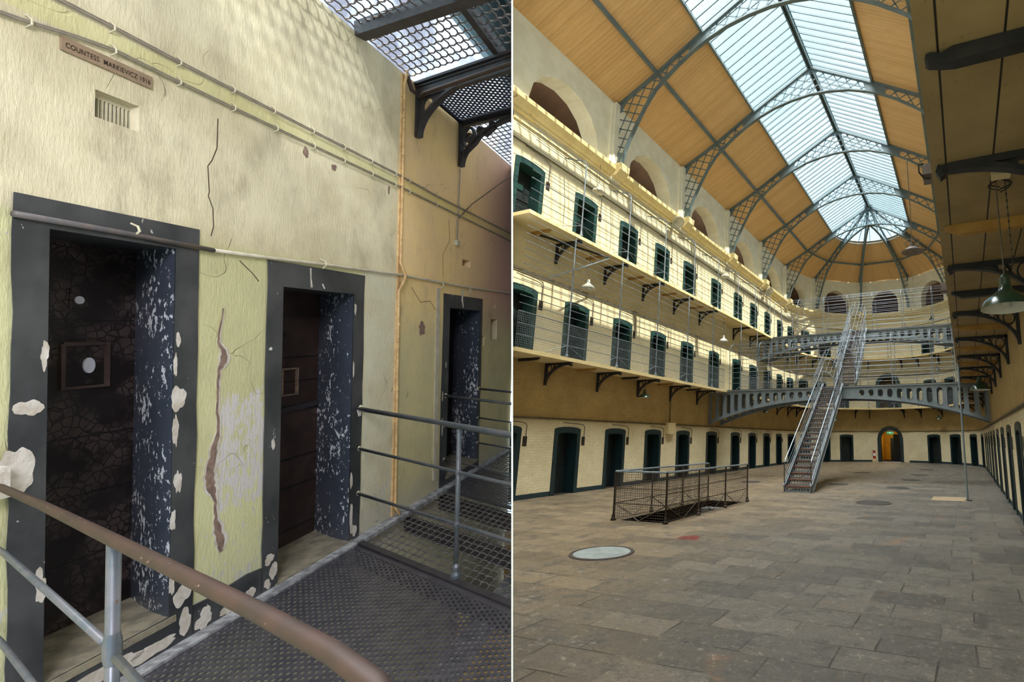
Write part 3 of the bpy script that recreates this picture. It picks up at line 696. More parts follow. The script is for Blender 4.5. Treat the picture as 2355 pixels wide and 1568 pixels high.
# ---- stairwell fence
def fence():
    t = thing('stairwell_fence', (-6.0, 10.4, 0), 'brown iron fence with wire mesh round the floor stairwell', 'fence')
    A, B, Cc, D = (-6.66,8.58), (-5.45,8.58), (-5.40,12.35), (-6.55,12.35)
    H = .95
    def seg(p, q, nposts, brc=True):
        P0, Q0 = Vector((*p,0)), Vector((*q,0)); L = (Q0-P0).length; d = (Q0-P0)/L
        for h, r, m in ((H, .02, 'galv'), (.62, .009, 'rust'), (.33, .009, 'rust')):
            MB().tube([P0+Vector((0,0,h)), Q0+Vector((0,0,h))], r, 7).build('handrail' if h == H else 'rail', M[m], parent=t)
        for i in range(nposts):
            c = P0+d*L*i/(nposts-1) if nposts > 1 else P0
            mb = MB(); mb.tube([c, c+Vector((0,0,H))], .02, 7); mb.lathe([(.05,0),(.05,.04),(.035,.06),(.035,.1),(.022,.13)], c, 8)
            mb.build('post', M['rust'], parent=t)
        n = max(1, nposts-1)
        for i in range(n):
            a, b = P0+d*L*i/n, P0+d*L*(i+1)/n; m_ = (a+b)/2; u3 = Vector((0,0,.33)); MB().tube([a+u3, m_+Vector((0,0,.02)), b+u3], .010, 4).build('brace', M['rust'], parent=t)
        mb = MB(); x = .04
        while x < L: mb.tube([P0+d*x+Vector((0,0,.02)), P0+d*x+Vector((0,0,H-.02))], .0028, 4, caps=False); x += .05
        z = .04
        while z < H: mb.tube([P0+Vector((0,0,z)), Q0+Vector((0,0,z))], .0028, 4, caps=False); z += .05
        mb.build('wire_mesh', M['rust'], parent=t)
    seg(A, B, 2); seg(B, Cc, 4); seg(A, D, 4)
    for p in (Cc, D):
        mb = MB(); c = Vector((p[0], p[1], H)); mb.tube([c+Vector((0, .05*math.sin(q*.6)+.02, -.05+.05*math.cos(q*.6))) for q in range(10)], .014, 6); mb.build('scroll_end', M['iron'], parent=t)
    pts = [Vector((D[0]+(Cc[0]-D[0])*k/12, 12.35, H-.08-.2*(1-((k-6)/6)**2))) for k in range(13)]
    mb = MB()
    for i in range(12):
        a, b = pts[i], pts[i+1]
        for j in range(4): c = a+(b-a)*(j+.5)/4; mb.bar(c-(b-a)/9, c+(b-a)/9, .012 if j % 2 else .004, .012 if not j % 2 else .004)
    mb.build('chain', M['iron'], parent=t)
fence()

# ---- manhole covers
def cover(x, y, r, m, label, rim=True):
    t = thing('manhole_cover', (x, y, 0), label, 'manhole cover')
    mb = MB(); mb.lathe([(0,.012),(r*.88,.012),(r*.9,.0)], (x,y,0), 48); mb.build('lid', M[m], parent=t)
    if rim: MB().lathe([(r*.9,0),(r*.9,.014),(r,.014),(r*1.02,0)], (x,y,0), 48).build('rim', M['manrim'], parent=t)
cover(-4.93, 6.15, .44, 'manhole', 'large pale round metal cover with dark rim on the near floor')
cover(-2.31, 13.35, .45, 'mandark', 'dark round metal cover on the floor left of the thin pole')
for x, y, lb in ((-2.25,17.68,'flat dark round floor cover, second in the row beyond the dark metal cover'), (-2.15,21.2,'flat dark round floor cover, third in the row towards the arched doorway'), (-2.1,24.4,'flat dark round floor cover, fourth in the row towards the arched doorway'), (-2.1,28.7,'flat dark round floor cover, farthest of the row on the right'), (-4.4,18.2,'dark round floor cover right of the staircase foot'), (-4.8,24.9,'dark round floor cover beyond the staircase'), (-7.7,17.95,'dark round floor cover between the fence and the left wall')):
    cover(x, y, .42, 'mandark', lb, False)
mb = MB(); mb.box((-.98,14.55,0), (-.1,15.5,.006)); tag(mb.build('floor_patch', M['manpatch']), 'pale rectangular slab let into the floor by the thin pole', 'slab')
t = thing('support_pole', (-.04,14.84,0), 'thin grey pole standing on the floor below the right gallery edge', 'pole')
MB().tube([(-.07,14.84,0),(-.07,14.84,3.74)], .028, 8).build('shaft', M['steel'], parent=t); mb = MB(); mb.box((-.13,14.78,0), (.04,14.9,.02)); mb.build('foot', M['iron'], parent=t)

# ---- pendant lamps
def pendant(x, y, z, ztop, label, r=.21, body='lampgreen', ins='lampwhite', drop='rod', group='green pendant lamps', deep=.13):
    t = thing('pendant_lamp', (x, y, z), label, 'lamp', group)
    k = r/.21
    MB().lathe([(.045*k,.20*k),(.06*k,deep*k+.02),(.12*k,deep*.85*k),(.18*k,.06*k),(.21*k,0)], (x,y,z), 28).build('shade', M[body], parent=t, smooth=True)
    MB().lathe([(.0,deep*.8*k),(.10*k,deep*.76*k),(.17*k,.05*k),(.205*k,.0)], (x,y,z), 28).build('inner_shade', M[ins], parent=t, smooth=True)
    MB().lathe([(0,.29*k),(.032*k,.285*k),(.045*k,.26*k),(.045*k,.12*k)], (x,y,z), 14).build('neck', M[body], parent=t)
    MB().tube([(x,y,z+.27*k),(x,y,ztop)], .006 if drop != 'rod' else .009, 5).build('drop_rod', M['cable'], parent=t)
    MB().lathe([(0,.0),(.035,0),(.035,.03),(.03,.06),(.0,.07)], (x,y,z-.02+.03), 10).build('bulb', M['lampwhite'], parent=t)
    return t
big = pendant(.37, 4.2, 2.61, 3.73, 'large dark green pendant lamp with white inside at the right edge', r=.2, drop='chain', group=None)
mb = MB(); mb.box((.33,4.02,3.66), (.47,4.12,3.735)); mb.build('junction_box', M['cream_box'], parent=big)
mb = MB()
for lp in ((.08,.16),(-.09,.12),(.09,.1),(-.07,.06)):
    mb.tube([(.40+lp[0]*math.sin(q*PI/8), 4.1+.05+.01*q, 3.68-.1*abs(lp[1])*q*.6) for q in range(9)], .005, 5)
mb.build('cable_loop', M['black'], parent=big)
mb = MB()
for i in range(26): z = 3.7-i*.03; mb.bar((.44,4.2,z), (.44,4.2,z-.024), .012 if i % 2 else .005, .005 if i % 2 else .012, (1,0,0))
mb.build('chain', M['iron'], parent=big)
pendant(.42, 14.0, 2.86, 3.73, 'green pendant lamp under the right gallery beside the bridge end', r=.26)
pendant(.42, 9.2, 2.95, 3.73, 'green pendant lamp under the right gallery', r=.19) if False else None
lamps = [(-10.5,14.85,3.02,3.7,'green pendant lamp under the lower left gallery in front of the bridge','lampgreen'), (-10.5,26.5,3.08,3.7,'green pendant lamp under the lower left gallery seen below the bridge','lampgreen'),
 (-10.5,11.66,6.12,7.32,'white and green pendant lamp under the top left gallery near the camera','lampwhite'), (-10.5,21.0,6.18,7.32,'white pendant lamp under the top left gallery near the bridge','lampwhite'),
 (-10.5,11.8,9.38,10.35,'grey green pendant lamp below the cornice near the camera','lampwhite'), (-10.5,21.0,9.40,10.35,'grey pendant lamp below the cornice halfway along','lampwhite'),
 (-1.7,35.7,9.78,10.3,'green pendant lamp at the top end gallery on the right','lampgreen'), (-1.5,35.5,6.22,7.32,'green pendant lamp above the lower end gallery on the right','lampgreen'), (-1.6,35.6,2.93,3.7,'green pendant lamp below the end gallery right of the arched doorway','lampgreen'), (-8.6,35.2,2.9,3.7,'green pendant lamp below the end gallery beside the staircase','lampgreen'),
 (-10.3,29.9,9.42,10.3,'pale pendant lamp where the left wall meets the curved end','lampwhite')]
for x, y, z, zt, lb, m in lamps: pendant(x, y, z, zt, lb, body=m)
# lamp hanging free on a long rod from a gallery arm
t = thing('hanging_lamp', (-.68, 9, 4.98), 'weathered grey conical lamp hanging free on a long rod under the roof', 'lamp')
MB().lathe([(.03,.10),(.07,.09),(.205,0),(.19,-.005),(.05,.06),(0,.06)], (-.68,9,4.97), 30).build('shade', M['lampgrey'], parent=t)
MB().tube([(-.68,9,5.05),(-.69,9,6.85),(-.40,9,6.80),(-.06,9,6.75)], .009, 6).build('rod', M['cable'], parent=t)
for sx in (-1, 1): MB().tube([(-.68,9,5.22),(-.68+sx*.09,9,5.22),(-.68+sx*.13,9,5.17),(-.68+sx*.11,9,5.11),(-.68+sx*.05,9,5.08)], .008, 6).build('side_arm', M['cable'], parent=t)
MB().lathe([(0,.12),(.03,.11),(.04,.06),(.04,0)], (-.68,9,5.05), 10).build('cap', M['cable'], parent=t)
# floodlights on the left cornice
for x, y, z, lb in ((-10.75,16.88,10.52,'white floodlight mounted at the left cornice near the camera'), (-10.75,27.4,10.5,'white floodlight mounted at the left cornice near the curved end')):
    t = thing('floodlight', (x, y, z), lb, 'floodlight'); 
    MB().lathe([(0,.0),(.12,.03),(.22,.13),(.26,.26),(.24,.26),(0,.1)], (x+.05,y-.1,z+.1), 20, ax=(.55,-.35,-.7)).build('reflector', M['lampwhite'], parent=t)
    mb = MB(); mb.box((x-.3,y-.03,z+.0), (x+.05,y+.03,z+.06)); mb.obox((x+.0,y,z+.12), (.1,0,0), (0,.08,0), (0,0,.07)); mb.build('arm', M['lampgrey'], parent=t)
# misc fittings
t = thing('electrical_box', (XL, 17.35, 1.78), 'cream rectangular electrical box on the left wall above the fence', 'box')
mb = MB(); mb.box((XL,17.12,1.78), (XL+.16,17.66,2.22)); mb.build('casing', M['cream_box'], parent=t); MB().tube([(XL+.03,17.4,2.2),(XL+.03,17.4,3.15)], .02, 6).build('feed_pipe', M['cable'], parent=t)
t = thing('junction_box', (-.17,4.3,3.9), 'grey junction box on the edge of the right gallery above the iron bracket', 'box')
mb = MB(); mb.box((-.20,4.22,3.88), (-.12,4.42,3.98)); mb.build('casing', M['lampgrey'], parent=t); MB().tube([(-.19,4.2,3.97),(-.225,4.17,3.95),(-.225,4.17,3.88),(-.19,4.25,3.86),(-.14,4.3,3.87)], .008, 5).build('cable_loop', M['black'], parent=t)
t = thing('surveillance_box', (-.2,7.9,3.95), 'small grey box on the edge of the right gallery', 'box')
mb = MB(); mb.box((-.21,7.9,3.87), (-.12,8.1,4.0)); mb.build('casing', M['lampgrey'], parent=t)
def fe2(a, b, d, ang=78.2):
    r_, t_ = efn(R(ang)); return per(AU(ang), 0)+t_*a+r_*d+Vector((0,0,b))
t = thing('fire_extinguisher', fe2(0,0,-.2), 'red fire extinguisher standing by the lit arched doorway', 'fire extinguisher')
c = fe2(0,0,-.22)
MB().lathe([(0,.25),(.085,.25),(.09,.27),(.09,.72),(.07,.78),(.03,.82),(0,.82)], c, 18).build('cylinder', M['red'], parent=t, smooth=True)
MB().lathe([(.091,.42),(.0915,.62)], c, 18).build('instruction_label', M['white'], parent=t)
mb = MB(); mb.lathe([(0,.92),(.035,.92),(.035,.82)], c, 8); mb.bar(c+Vector((-.03,0,.9)), c+Vector((.12,-.02,.95)), .03, .02); mb.build('valve', M['white'], parent=t)
MB().tube([c+Vector((-.05,-.02,.86)), c+Vector((-.14,-.03,.78)), c+Vector((-.15,-.03,.6)), c+Vector((-.13,-.03,.42))], .012, 6).build('hose', M['black'], parent=t)
mb = MB(); mb.box(tuple(c+Vector((-.13,-.1,0))), tuple(c+Vector((.13,.1,.22)))); mb.build('stand', M['cream_box'], parent=t)
# exit sign
tg = NT('exit_green'); tg.fin(srgb(20,150,90), .4); tg.p.inputs['Emission Color'].default_value = srgb(20,160,90); tg.p.inputs['Emission Strength'].default_value = .5
tw = NT('exit_white'); tw.fin(srgb(235,245,240), .4); tw.p.inputs['Emission Color'].default_value = (1,1,1,1); tw.p.inputs['Emission Strength'].default_value = .6
t = thing('exit_sign', fe(0, 2.2, -.1), 'green running figure exit sign hanging in the lit arched doorway', 'sign')
mb = MB(); mb.obox(fe(0, 2.07, .1), tn*.24, rad*.015, (0,0,.11)); mb.build('panel', tg.m, parent=t)
mb = MB(); mb.obox(fe(0, 2.27, .1), tn*.28, rad*.05, (0,0,.07)); mb.build('fitting', M['lampwhite'], parent=t)
mb = MB(); fx = lambda a, b, d: fe(a, 2.07+b, .082+d)
mb.strip([(-.02,.06),(-.03,.0),(.02,-.04),(.0,-.09)], .022, fx, -.004, 0); mb.strip([(-.03,.0),(-.07,-.06)], .02, fx, -.004, 0); mb.strip([(-.08,.02),(-.03,.04),(.03,.01)], .015, fx, -.004, 0); mb.strip([(-.035,.075),(-.005,.075)], .03, fx, -.004, 0)
mb.strip([(.10,-.09),(.10,.09),(.19,.09),(.19,-.09)], .012, fx, -.004, 0); mb.strip([(-.2,0),(-.12,0)], .02, fx, -.004, 0)
mb.build('pictogram', tw.m, parent=t)
# pipes
t = sweep([(.02,2.14),(.06,2.14),(.06,2.18),(.02,2.18)], 8.9, RU(1.5), 'conduit_pipe', M['cable'], ''); tag(t, 'brown cable pipe running along the walls above the ground floor doors', 'pipe')
for k, (z, d) in enumerate(((9.75,.03),(6.1,.03),(6.16,.03))):
    t = sweep([(d-.012,z),(d+.014,z),(d+.014,z+.025),(d-.012,z+.025)], 8.9, YC+LARC*.9, 'conduit_pipe', M['cable'], ''); tag(t, ('thin cable pipe along the top gallery wall', 'lower thin cable pipe above the lower gallery doors', 'upper thin cable pipe above the lower gallery doors')[k], 'pipe')
def droppipes(us, z, zd, lb, grp):
    for i, u in enumerate(us):
        mb = MB(); mb.tube([per(u-.25, z, -.04), per(u+.45, z-.03, -.04), per(u+.62, z-.06, -.04), per(u+.67, z-.12, -.04), per(u+.67, zd, -.03)], .011, 5)
        tag(mb.build('drop_pipe', M['cable'], loc=per(u, z, 0)), lb % (['first']+ORD[1:])[i], 'pipe', grp)
droppipes(GL[:-1], 2.06, 1.65, 'thin bent pipe beside the ground floor doors, %s from the near end', 'pipes to ground floor niches')
droppipes(L2[:-1], 6.06, 5.45, 'thin bent pipe beside the lower gallery doors, %s from the near end', 'pipes beside lower gallery doors')
droppipes(L3[:-1], 9.72, 9.0, 'thin bent pipe beside the top gallery doors, %s from the near end', 'pipes beside top gallery doors')
t = thing('conduit_run', fe(-.8,2.5,0), 'thin dark conduit bending above the lit arched doorway', 'pipe')
MB().tube([fe(-2.4,2.3,-.03), fe(-1.6,2.27,-.03), fe(-1.5,2.22,-.03), fe(-1.3,2.4,-.03), fe(1.4,2.42,-.03), fe(1.42,2.1,-.03), fe(2.4,2.05,-.03)], .018, 6).build('conduit', M['cable'], parent=t)
MB().tube([fe(-1.2,2.1,-.03), fe(-1.2,3.7,-.03)], .035, 6).build('riser_pipe', M['cable'], parent=t)

# ---- roof
OFF = [(6.003,13.55),(4.33,14.45),(2.54,15.55),(0,16.99)]
def roofpt(sx, k, y): return Vector((XC+sx*OFF[k][0], y, OFF[k][1]))
def ceil_strip(name, sx, k, label):
    mb = MB(); a, b = roofpt(sx, k, -5), roofpt(sx, k+1, -5); mb.add([a, b, Vector((b.x,YC,b.z)), Vector((a.x,YC,a.z))], [(0,1,2,3)])
    struct(mb.build(name, M['wood'], uvfn=lambda p: (p.y, p.x)), label, 'ceiling')
ceil_strip('ceiling_left_lower', -1, 0, 'orange brown roof boards on the left between wall and purlin')
ceil_strip('ceiling_left_upper', -1, 1, 'orange brown roof boards on the left between purlin and skylight')
ceil_strip('ceiling_right_lower', 1, 0, 'orange brown roof boards on the right between wall and purlin')
ceil_strip('ceiling_right_upper', 1, 1, 'orange brown roof boards on the right between purlin and skylight')
def apt(r, a, z): return Vector((XC-r*math.cos(a), YC+r*math.sin(a), z))
for k in (0, 1):
    mb = MB(); n = 30
    vs = [apt(OFF[k][0], PI*i/n, OFF[k][1]) for i in range(n+1)]+[apt(OFF[k+1][0], PI*i/n, OFF[k+1][1]) for i in range(n+1)]
    mb.add(vs, [(i, i+1, n+2+i, n+1+i) for i in range(n)])
    struct(mb.build('ceiling_end_%s' % ('lower','upper')[k], M['wood'], uvfn=lambda p: (math.atan2(p.y-YC, XC-p.x)*4.5, math.hypot(p.x-XC, p.y-YC))), 'orange brown boards of the half round roof end, %s ring' % ('lower','upper')[k], 'ceiling')
nw = 0
def window(vs, bars, ref, label):
    global nw; nw += 1
    mb = MB(); mb.add(vs, [tuple(range(len(vs)))]); w = struct(mb.build('window_%d' % nw, M['glass']), label, 'skylight')
    mb = MB()
    for a, b in bars: mb.bar(a, b, .035, .07)
    mb.build('glazing_bars', M['truss'], parent=w)
ys = [Y0+PB*k for k in range(-4, 5)]; ys[-1] = YC
ysn = ['behind the camera, far','behind the camera','above the camera','in front of the first truss','between the first and second trusses','between the second and third trusses','between the third and fourth trusses','between the fourth and last trusses']
for i in range(len(ys)-1):
    for sx in (-1, 1):
        a, b = ys[i], ys[i+1]; P = [roofpt(sx,2,a), roofpt(sx,2,b), roofpt(sx,3,b), roofpt(sx,3,a)]
        n = 13; bars = [(roofpt(sx,2,a+(b-a)*(j+.5)/n), roofpt(sx,3,a+(b-a)*(j+.5)/n)) for j in range(n)]
        window(P, bars, None, 'glass skylight panel %s, %s slope' % (ysn[i], 'left' if sx < 0 else 'right'))
for i in range(5):
    a0, a1 = PI*i/5, PI*(i+1)/5; n = 5; vs = [apt(2.54, a0+(a1-a0)*j/n, 15.55) for j in range(n+1)]+[Vector((XC, YC, 16.99))]
    bars = [(apt(2.54, a0+(a1-a0)*(j+.5)/2, 15.55), Vector((XC, YC, 16.99))) for j in range(2)]
    window(vs, bars, None, 'fan shaped glass panel of the round skylight end, %s from the left' % ('first','second','third','fourth','fifth')[i])
def tr2(mb, label, cat='beam', m='truss', name=None):
    o = mb.build(name, M[m]); return tag(o, label, cat)
for sx, s in ((-1,'left'),(1,'right')):
    mb = MB(); a = roofpt(sx,1,-5); b = roofpt(sx,1,YC); mb.bar(a-Vector((0,0,.06)), b-Vector((0,0,.06)), .10, .12); tr2(mb, 'grey steel roof purlin along the %s slope' % s, name='roof_purlin')
    mb = MB(); a = roofpt(sx,2,-5); b = roofpt(sx,2,YC); mb.bar(a-Vector((0,0,.05)), b-Vector((0,0,.05)), .08, .12); tr2(mb, 'grey edge beam of the skylight on the %s' % s, name='skylight_beam')
mb = MB(); a = roofpt(1,3,-5); b = roofpt(1,3,YC)
mb.bar(a-Vector((.07,0,.1)), b-Vector((.07,0,.1)), .05, .14); mb.bar(a-Vector((-.07,0,.1)), b-Vector((-.07,0,.1)), .05, .14); mb.bar(a-Vector((0,0,.02)), b-Vector((0,0,.02)), .26, .04); tr2(mb, 'dark grey ridge beam at the top of the skylight', name='ridge_beam')
mb = MB(); mb.tube([apt(4.33, PI*i/5, 14.38) for i in range(6)], .07, 4); tr2(mb, 'grey purlin segments round the half round roof end', name='roof_purlin')
t = thing('skylight_ring', (XC, YC, 15.5), 'curved grey edge ring of the round skylight end', 'beam')
MB().tube([apt(2.54, PI*i/24, 15.5) for i in range(25)], .05, 5).build('upper_ring', M['truss'], parent=t); MB().tube([apt(2.5, PI*i/24, 15.3) for i in range(25)], .03, 5).build('lower_ring', M['truss'], parent=t)
mb = MB()
for i in range(48): mb.bar(apt(2.53, PI*i/48, 15.48 if i % 2 else 15.3), apt(2.53, PI*(i+1)/48, 15.3 if i % 2 else 15.48), .015, .015)
mb.build('ring_lattice', M['truss'], parent=t)
MB().lathe([(0,.05),(.3,.05),(.3,-.02),(.12,-.06),(.1,-.25),(0,-.25)], (XC,YC,16.95), 20).build('hub', M['truss'], parent=t)
# trusses: profile in (offset from centre, z)
LOW = [(5.66,11.05),(5.53,11.6),(5.36,12.0),(5.06,12.62),(4.74,13.2),(4.35,13.76),(3.95,14.1),(3.45,14.5),(2.9,14.86),(2.3,15.16),(1.6,15.42),(.8,15.58),(0,15.64)]
def lowz(o):
    for (a, za), (b, zb_) in zip(LOW, LOW[1:]):
        if b <= o <= a: return za+(zb_-za)*(o-a)/(b-a)
    return LOW[0][1] if o > LOW[0][0] else LOW[-1][1]
def upz(o):
    for (a, za), (b, zb_) in zip(OFF, OFF[1:]):
        if b <= o <= a: return za+(zb_-za)*(o-a)/(b-a)-.06
    return OFF[0][1]-.06
def half_truss(t, fn, tag_=''):
    """fn(offset, z, d)"""
    w = .06
    mb = MB(); mb.strip([(o, upz(o)) for o in (5.93,4.33,2.54,0.0)], .10, fn, -w, w); mb.build('upper_chord', M['truss'], parent=t)
    mb = MB(); mb.strip([(o, z) for o, z in LOW], .05, fn, -w*1.2, w*1.2); mb.build('lower_chord', M['truss'], parent=t)
    mb = MB(); mb.strip([(5.975,13.5),(5.975,11.0)], .05, fn, -w, w); mb.build('wall_plate', M['truss'], parent=t)
    mb = MB(); mb.plate([(5.93,11.0),(5.66,11.0),(5.58,11.4),(5.55,11.55),(5.93,11.62)], [], fn, -.012, .012); mb.build('foot_plate', M['truss'], parent=t)
    mb = MB(); mb.plate([(3.05,upz(3.05)),(3.05,lowz(3.05)),(2.7,lowz(2.7)),(2.3,lowz(2.3)),(2.15,upz(2.15)),(2.54,upz(2.54))], [], fn, -.012, .012)
    mb.build('web_plate', M['truss'], parent=t)
    mb = MB(); mb.plate([(5.93,13.5),(5.93,13.1),(5.75,13.3),(5.55,13.66)], [], fn, -.012, .012); mb.build('corner_plate', M['truss'], parent=t)
    mb = MB(); mb.plate([(.0,16.93),(.0,16.7),(.3,16.6),(.35,16.73)], [], fn, -.012, .012); mb.build('apex_plate', M['truss'], parent=t)
    # lattice: two diagonal families sampled inside the web
    mb = MB(); 
    def inside(o, z): return 0 <= o <= 5.92 and z < upz(o)+.02 and z > (lowz(o)-.02 if o < 5.64 else 10.9) and not (o > 5.5 and z < 11.5)
    def fam(slope, step):
        c = -14.0
        while c < 30:
            run = None; o = 0.0
            while o <= 5.95:
                z = c+slope*o
                if inside(o, z):
                    if run is None: run = (o, z)
                    last = (o, z)
                elif run is not None:
                    if abs(last[0]-run[0]) > .03 or abs(last[1]-run[1]) > .05: mb.strip([run, last], .04, fn, -.008, .008)
                    run = None
                o += .03 if abs(slope) < 2 else .012
            if run is not None: mb.strip([run, last], .04, fn, -.008, .008)
            c += step
    fam(.42, .36); fam(-2.4, .86)
    mb.build('lattice', M['truss'], parent=t)
    mb = MB(); mb.plate([(5.98,10.60),(5.66,10.62),(5.48,10.80),(5.46,11.04),(5.98,11.04)], [], fn, -.24, .24); mb.build('corbel', M['cornice'], parent=t)
for k in range(5):
    y = Y0+PB*k if k < 4 else YC+.02
    t = thing('roof_truss', (XC, y, 14), 'blue grey arched lattice roof truss, %s from the camera' % ORD[k], 'roof truss', 'arched lattice roof trusses')
    for sx in (-1, 1): half_truss(t, lambda o, z, d, sx=sx, y=y: Vector((XC+sx*o, y+d, z)))
for k, a in enumerate((36, 72, 108, 144)):
    rd = Vector((-math.cos(R(a)), math.sin(R(a)), 0)); tv = Vector((rd.y, -rd.x, 0))
    t = thing('roof_truss', tuple(Vector((XC, YC, 14))+rd*3), 'half lattice truss of the round roof end, %s counted from the left' % ('first','second','third','fourth')[k], 'roof truss', 'radial half trusses')
    half_truss(t, lambda o, z, d, rd=rd, tv=tv: Vector((XC, YC, z))+rd*o+tv*d)

# ---- closing walls of the hall behind the camera (real wall, never seen)
mb = MB(); mb.box((-3.5,-5.2,-.2), (1.0,-5.0,17.0)); struct(mb.build('wall_back', M['plaster'], clip=False), 'plain cream wall behind the camera', 'wall')

# ------------------------------------------------------------------ added partition, part of neither place; also keeps their light apart
mb = MB(); n_ = pn*.0023; a = CAM+pdv*1.7; b = CAM+pdv*24
U3 = up
mb.obox((a+b)/2+U3*5.5, (b-a)/2, n_, U3*11.5)
struct(mb.build('added_partition', M['white'], clip=False), 'very thin white sheet added as a divider between the cell landing and the hall', 'wall')
LEFT_PART = 1

# ================================================================== FIRST PLACE: the cell landing
DI = (.558, .83); TW = 2.48
def wf(s, z, d): return Vector((s+DI[0]*d, TW+DI[1]*d, z))
def sk(p, q, z): return Vector((p-DI[0]*q, TW-DI[1]*q, z))      # q metres out from the wall
def left_wall_mat():
    t = NT('old_limewash'); v = t.co('Object'); X = t.xyz(v)
    nb = t.noise(v, 2.2, 5, .6); nf = t.noise(v, 9, 6, .7); nm = t.noise(t.co('Object', (1.6, 1, .8)), 3.2, 6, .6); js = t.mth('MULTIPLY', t.mth('SUBTRACT', nf, .5), .06)
    s_ = t.mth('ADD', X[0], js); z_ = t.mth('ADD', X[2], js)
    up_ = t.mix(t.ss(nb, .35, .65), srgb(224,212,184), srgb(206,193,162))
    up_ = t.mix(t.mth('MULTIPLY', t.ss(nm, .42, .8), .6), up_, srgb(158,144,122))
    low = t.mix(t.ss(nb, .35, .65), srgb(208,204,160), srgb(196,190,148))
    lowr = t.mix(t.ss(nb, .35, .65), srgb(220,214,192), srgb(208,196,168))
    low = t.mix(t.ss(X[0], 3.95, 4.05), low, lowr)
    # flaked pale patch between the doors
    pm_ = t.mth('MULTIPLY', t.mth('MULTIPLY', t.ss(X[0], 2.82, 2.95), t.ss(X[0], 3.22, 3.18)), t.mth('MULTIPLY', t.ss(z_, 1.42, 1.1), t.ss(z_, .42, .62)))
    pn_ = t.noise(t.co('Object', (1.4, 1, .6)), 26, 5, .75)
    low = t.mix(t.ss(t.mth('MULTIPLY', pm_, pn_), .42, .5), low, srgb(206,198,200))
    gen = t.ss(t.mth('ADD', pn_, t.mth('MULTIPLY', t.ss(X[2], 1.2, .1), .12)), .66, .69)
    low = t.mix(gen, low, srgb(196,192,188))
    col = t.mix(t.ss(t.mth('ADD', X[2], t.mth('MULTIPLY', js, .3)), 1.94, 1.99), low, up_)
    org = t.mix(t.ss(nb, .3, .7), srgb(242,210,150), srgb(232,200,156)); org = t.mix(t.ss(X[0], 5.4, 6.6), org, srgb(206,168,150))
    orl = t.mix(t.ss(nb, .3, .7), srgb(216,200,152), srgb(200,190,152))
    org = t.mix(t.ss(X[2], 1.3, 2.0), orl, org)
    col = t.mix(t.ss(s_, 4.40, 4.42), col, org)
    # yellow border strips by the conduits
    ys_ = t.mth('MULTIPLY', t.ss(X[2], 2.675, 2.685), t.ss(X[2], 2.77, 2.76)); col = t.mix(t.mth('MULTIPLY', ys_, .35), col, srgb(200,196,110))
    dirt = t.noise(t.co('Object', (1, 1, .5)), 3.1, 6, .7); col = t.mix(t.mth('MULTIPLY', t.ss(dirt, .55, .75), .45), col, srgb(140,122,98))
    bd = t.mth('MULTIPLY', t.ss(X[2], .35, .0), .5); col = t.mix(bd, col, srgb(170,166,162))
    # hairline cracks
    vo = t.n('ShaderNodeTexVoronoi', feature='DISTANCE_TO_EDGE'); vv = t.n('ShaderNodeVectorMath', operation='MULTIPLY_ADD'); nn = t.n('ShaderNodeTexNoise'); t.l(v, nn.inputs['Vector']); nn.inputs['Scale'].default_value = 3
    t.l(nn.outputs['Color'], vv.inputs[0]); vv.inputs[1].default_value = (.5,.5,.5); t.l(v, vv.inputs[2]); t.l(vv.outputs[0], vo.inputs['Vector']); vo.inputs['Scale'].default_value = 1.5
    cr = t.mth('MULTIPLY', t.ss(vo.outputs['Distance'], .006, .001), t.ss(nb, .5, .6)); col = t.mix(t.mth('MULTIPLY', cr, .3), col, srgb(90,78,60))
    h = t.mth('ADD', t.mth('MULTIPLY', nb, 1.2), t.mth('ADD', t.mth('MULTIPLY', t.noise(t.co('Object', (5,1,1.2)), 22, 5), .5), t.mth('MULTIPLY', cr, -.8)))
    t.bump(h, .42, .02); return t.fin(col, .82)
M['lime'] = left_wall_mat()
def chip_mat(name, c1, c2, th_, cc=(214,208,208), scale=30, rough=.4, jamb=False):
    t = NT(name); v = t.co('Object', (1,1,.75)); X = t.xyz(t.tc.outputs['Object']); n = t.noise(v, scale, 4, .7); nb = t.noise(v, 4, 4); mk = t.noise(v, 5, 4, .6)
    col = t.mix(t.ss(nb, .3, .7), srgb(*c1), srgb(*c2))
    thv = t.mth('ADD', n, t.mth('MULTIPLY', t.mth('SUBTRACT', mk, .5), .55))
    if jamb: thv = t.mth('ADD', thv, t.mth('MULTIPLY', t.mth('SUBTRACT', 1.0, t.ss(X[2], .9, 1.7)), .03))
    col = t.mix(t.ss(thv, th_, th_+.02), col, srgb(*cc)); t.bump(t.mth('ADD', t.mth('MULTIPLY', t.ss(thv, th_, th_+.02), -.5), nb), .4, .01)
    return t.fin(col, rough)
M['slate'] = chip_mat('slate_surround_paint', (44,46,52), (74,74,78), .73, (180,174,172))
M['jamb'] = chip_mat('slate_jamb_paint', (62,67,78), (72,76,88), .62, (224,222,226), 34, .33, True)
M['bare'] = simple('bare_plaster', (212,204,200), (188,176,166), 14, .85, bump=.4)
M['brickbare'] = simple('exposed_brick', (150,124,112), (120,98,90), 30, .9, bump=.6)
def cracked():
    t = NT('crazed_brown_door'); v = t.co('Object'); vo = t.n('ShaderNodeTexVoronoi', feature='DISTANCE_TO_EDGE'); t.l(v, vo.inputs['Vector']); vo.inputs['Scale'].default_value = 26
    m_ = t.noise(v, 5, 3); e = t.mth('MULTIPLY', t.ss(vo.outputs['Distance'], .02, .12), t.ss(m_, .42, .6)); nb = t.noise(v, 5, 4)
    col = t.mix(t.ss(nb, .3, .7), srgb(26,19,19), srgb(36,26,26)); col = t.mix(e, col, srgb(66,54,54)); t.bump(t.mth('MULTIPLY', e, 1.0), .35, .008); return t.fin(col, .5)
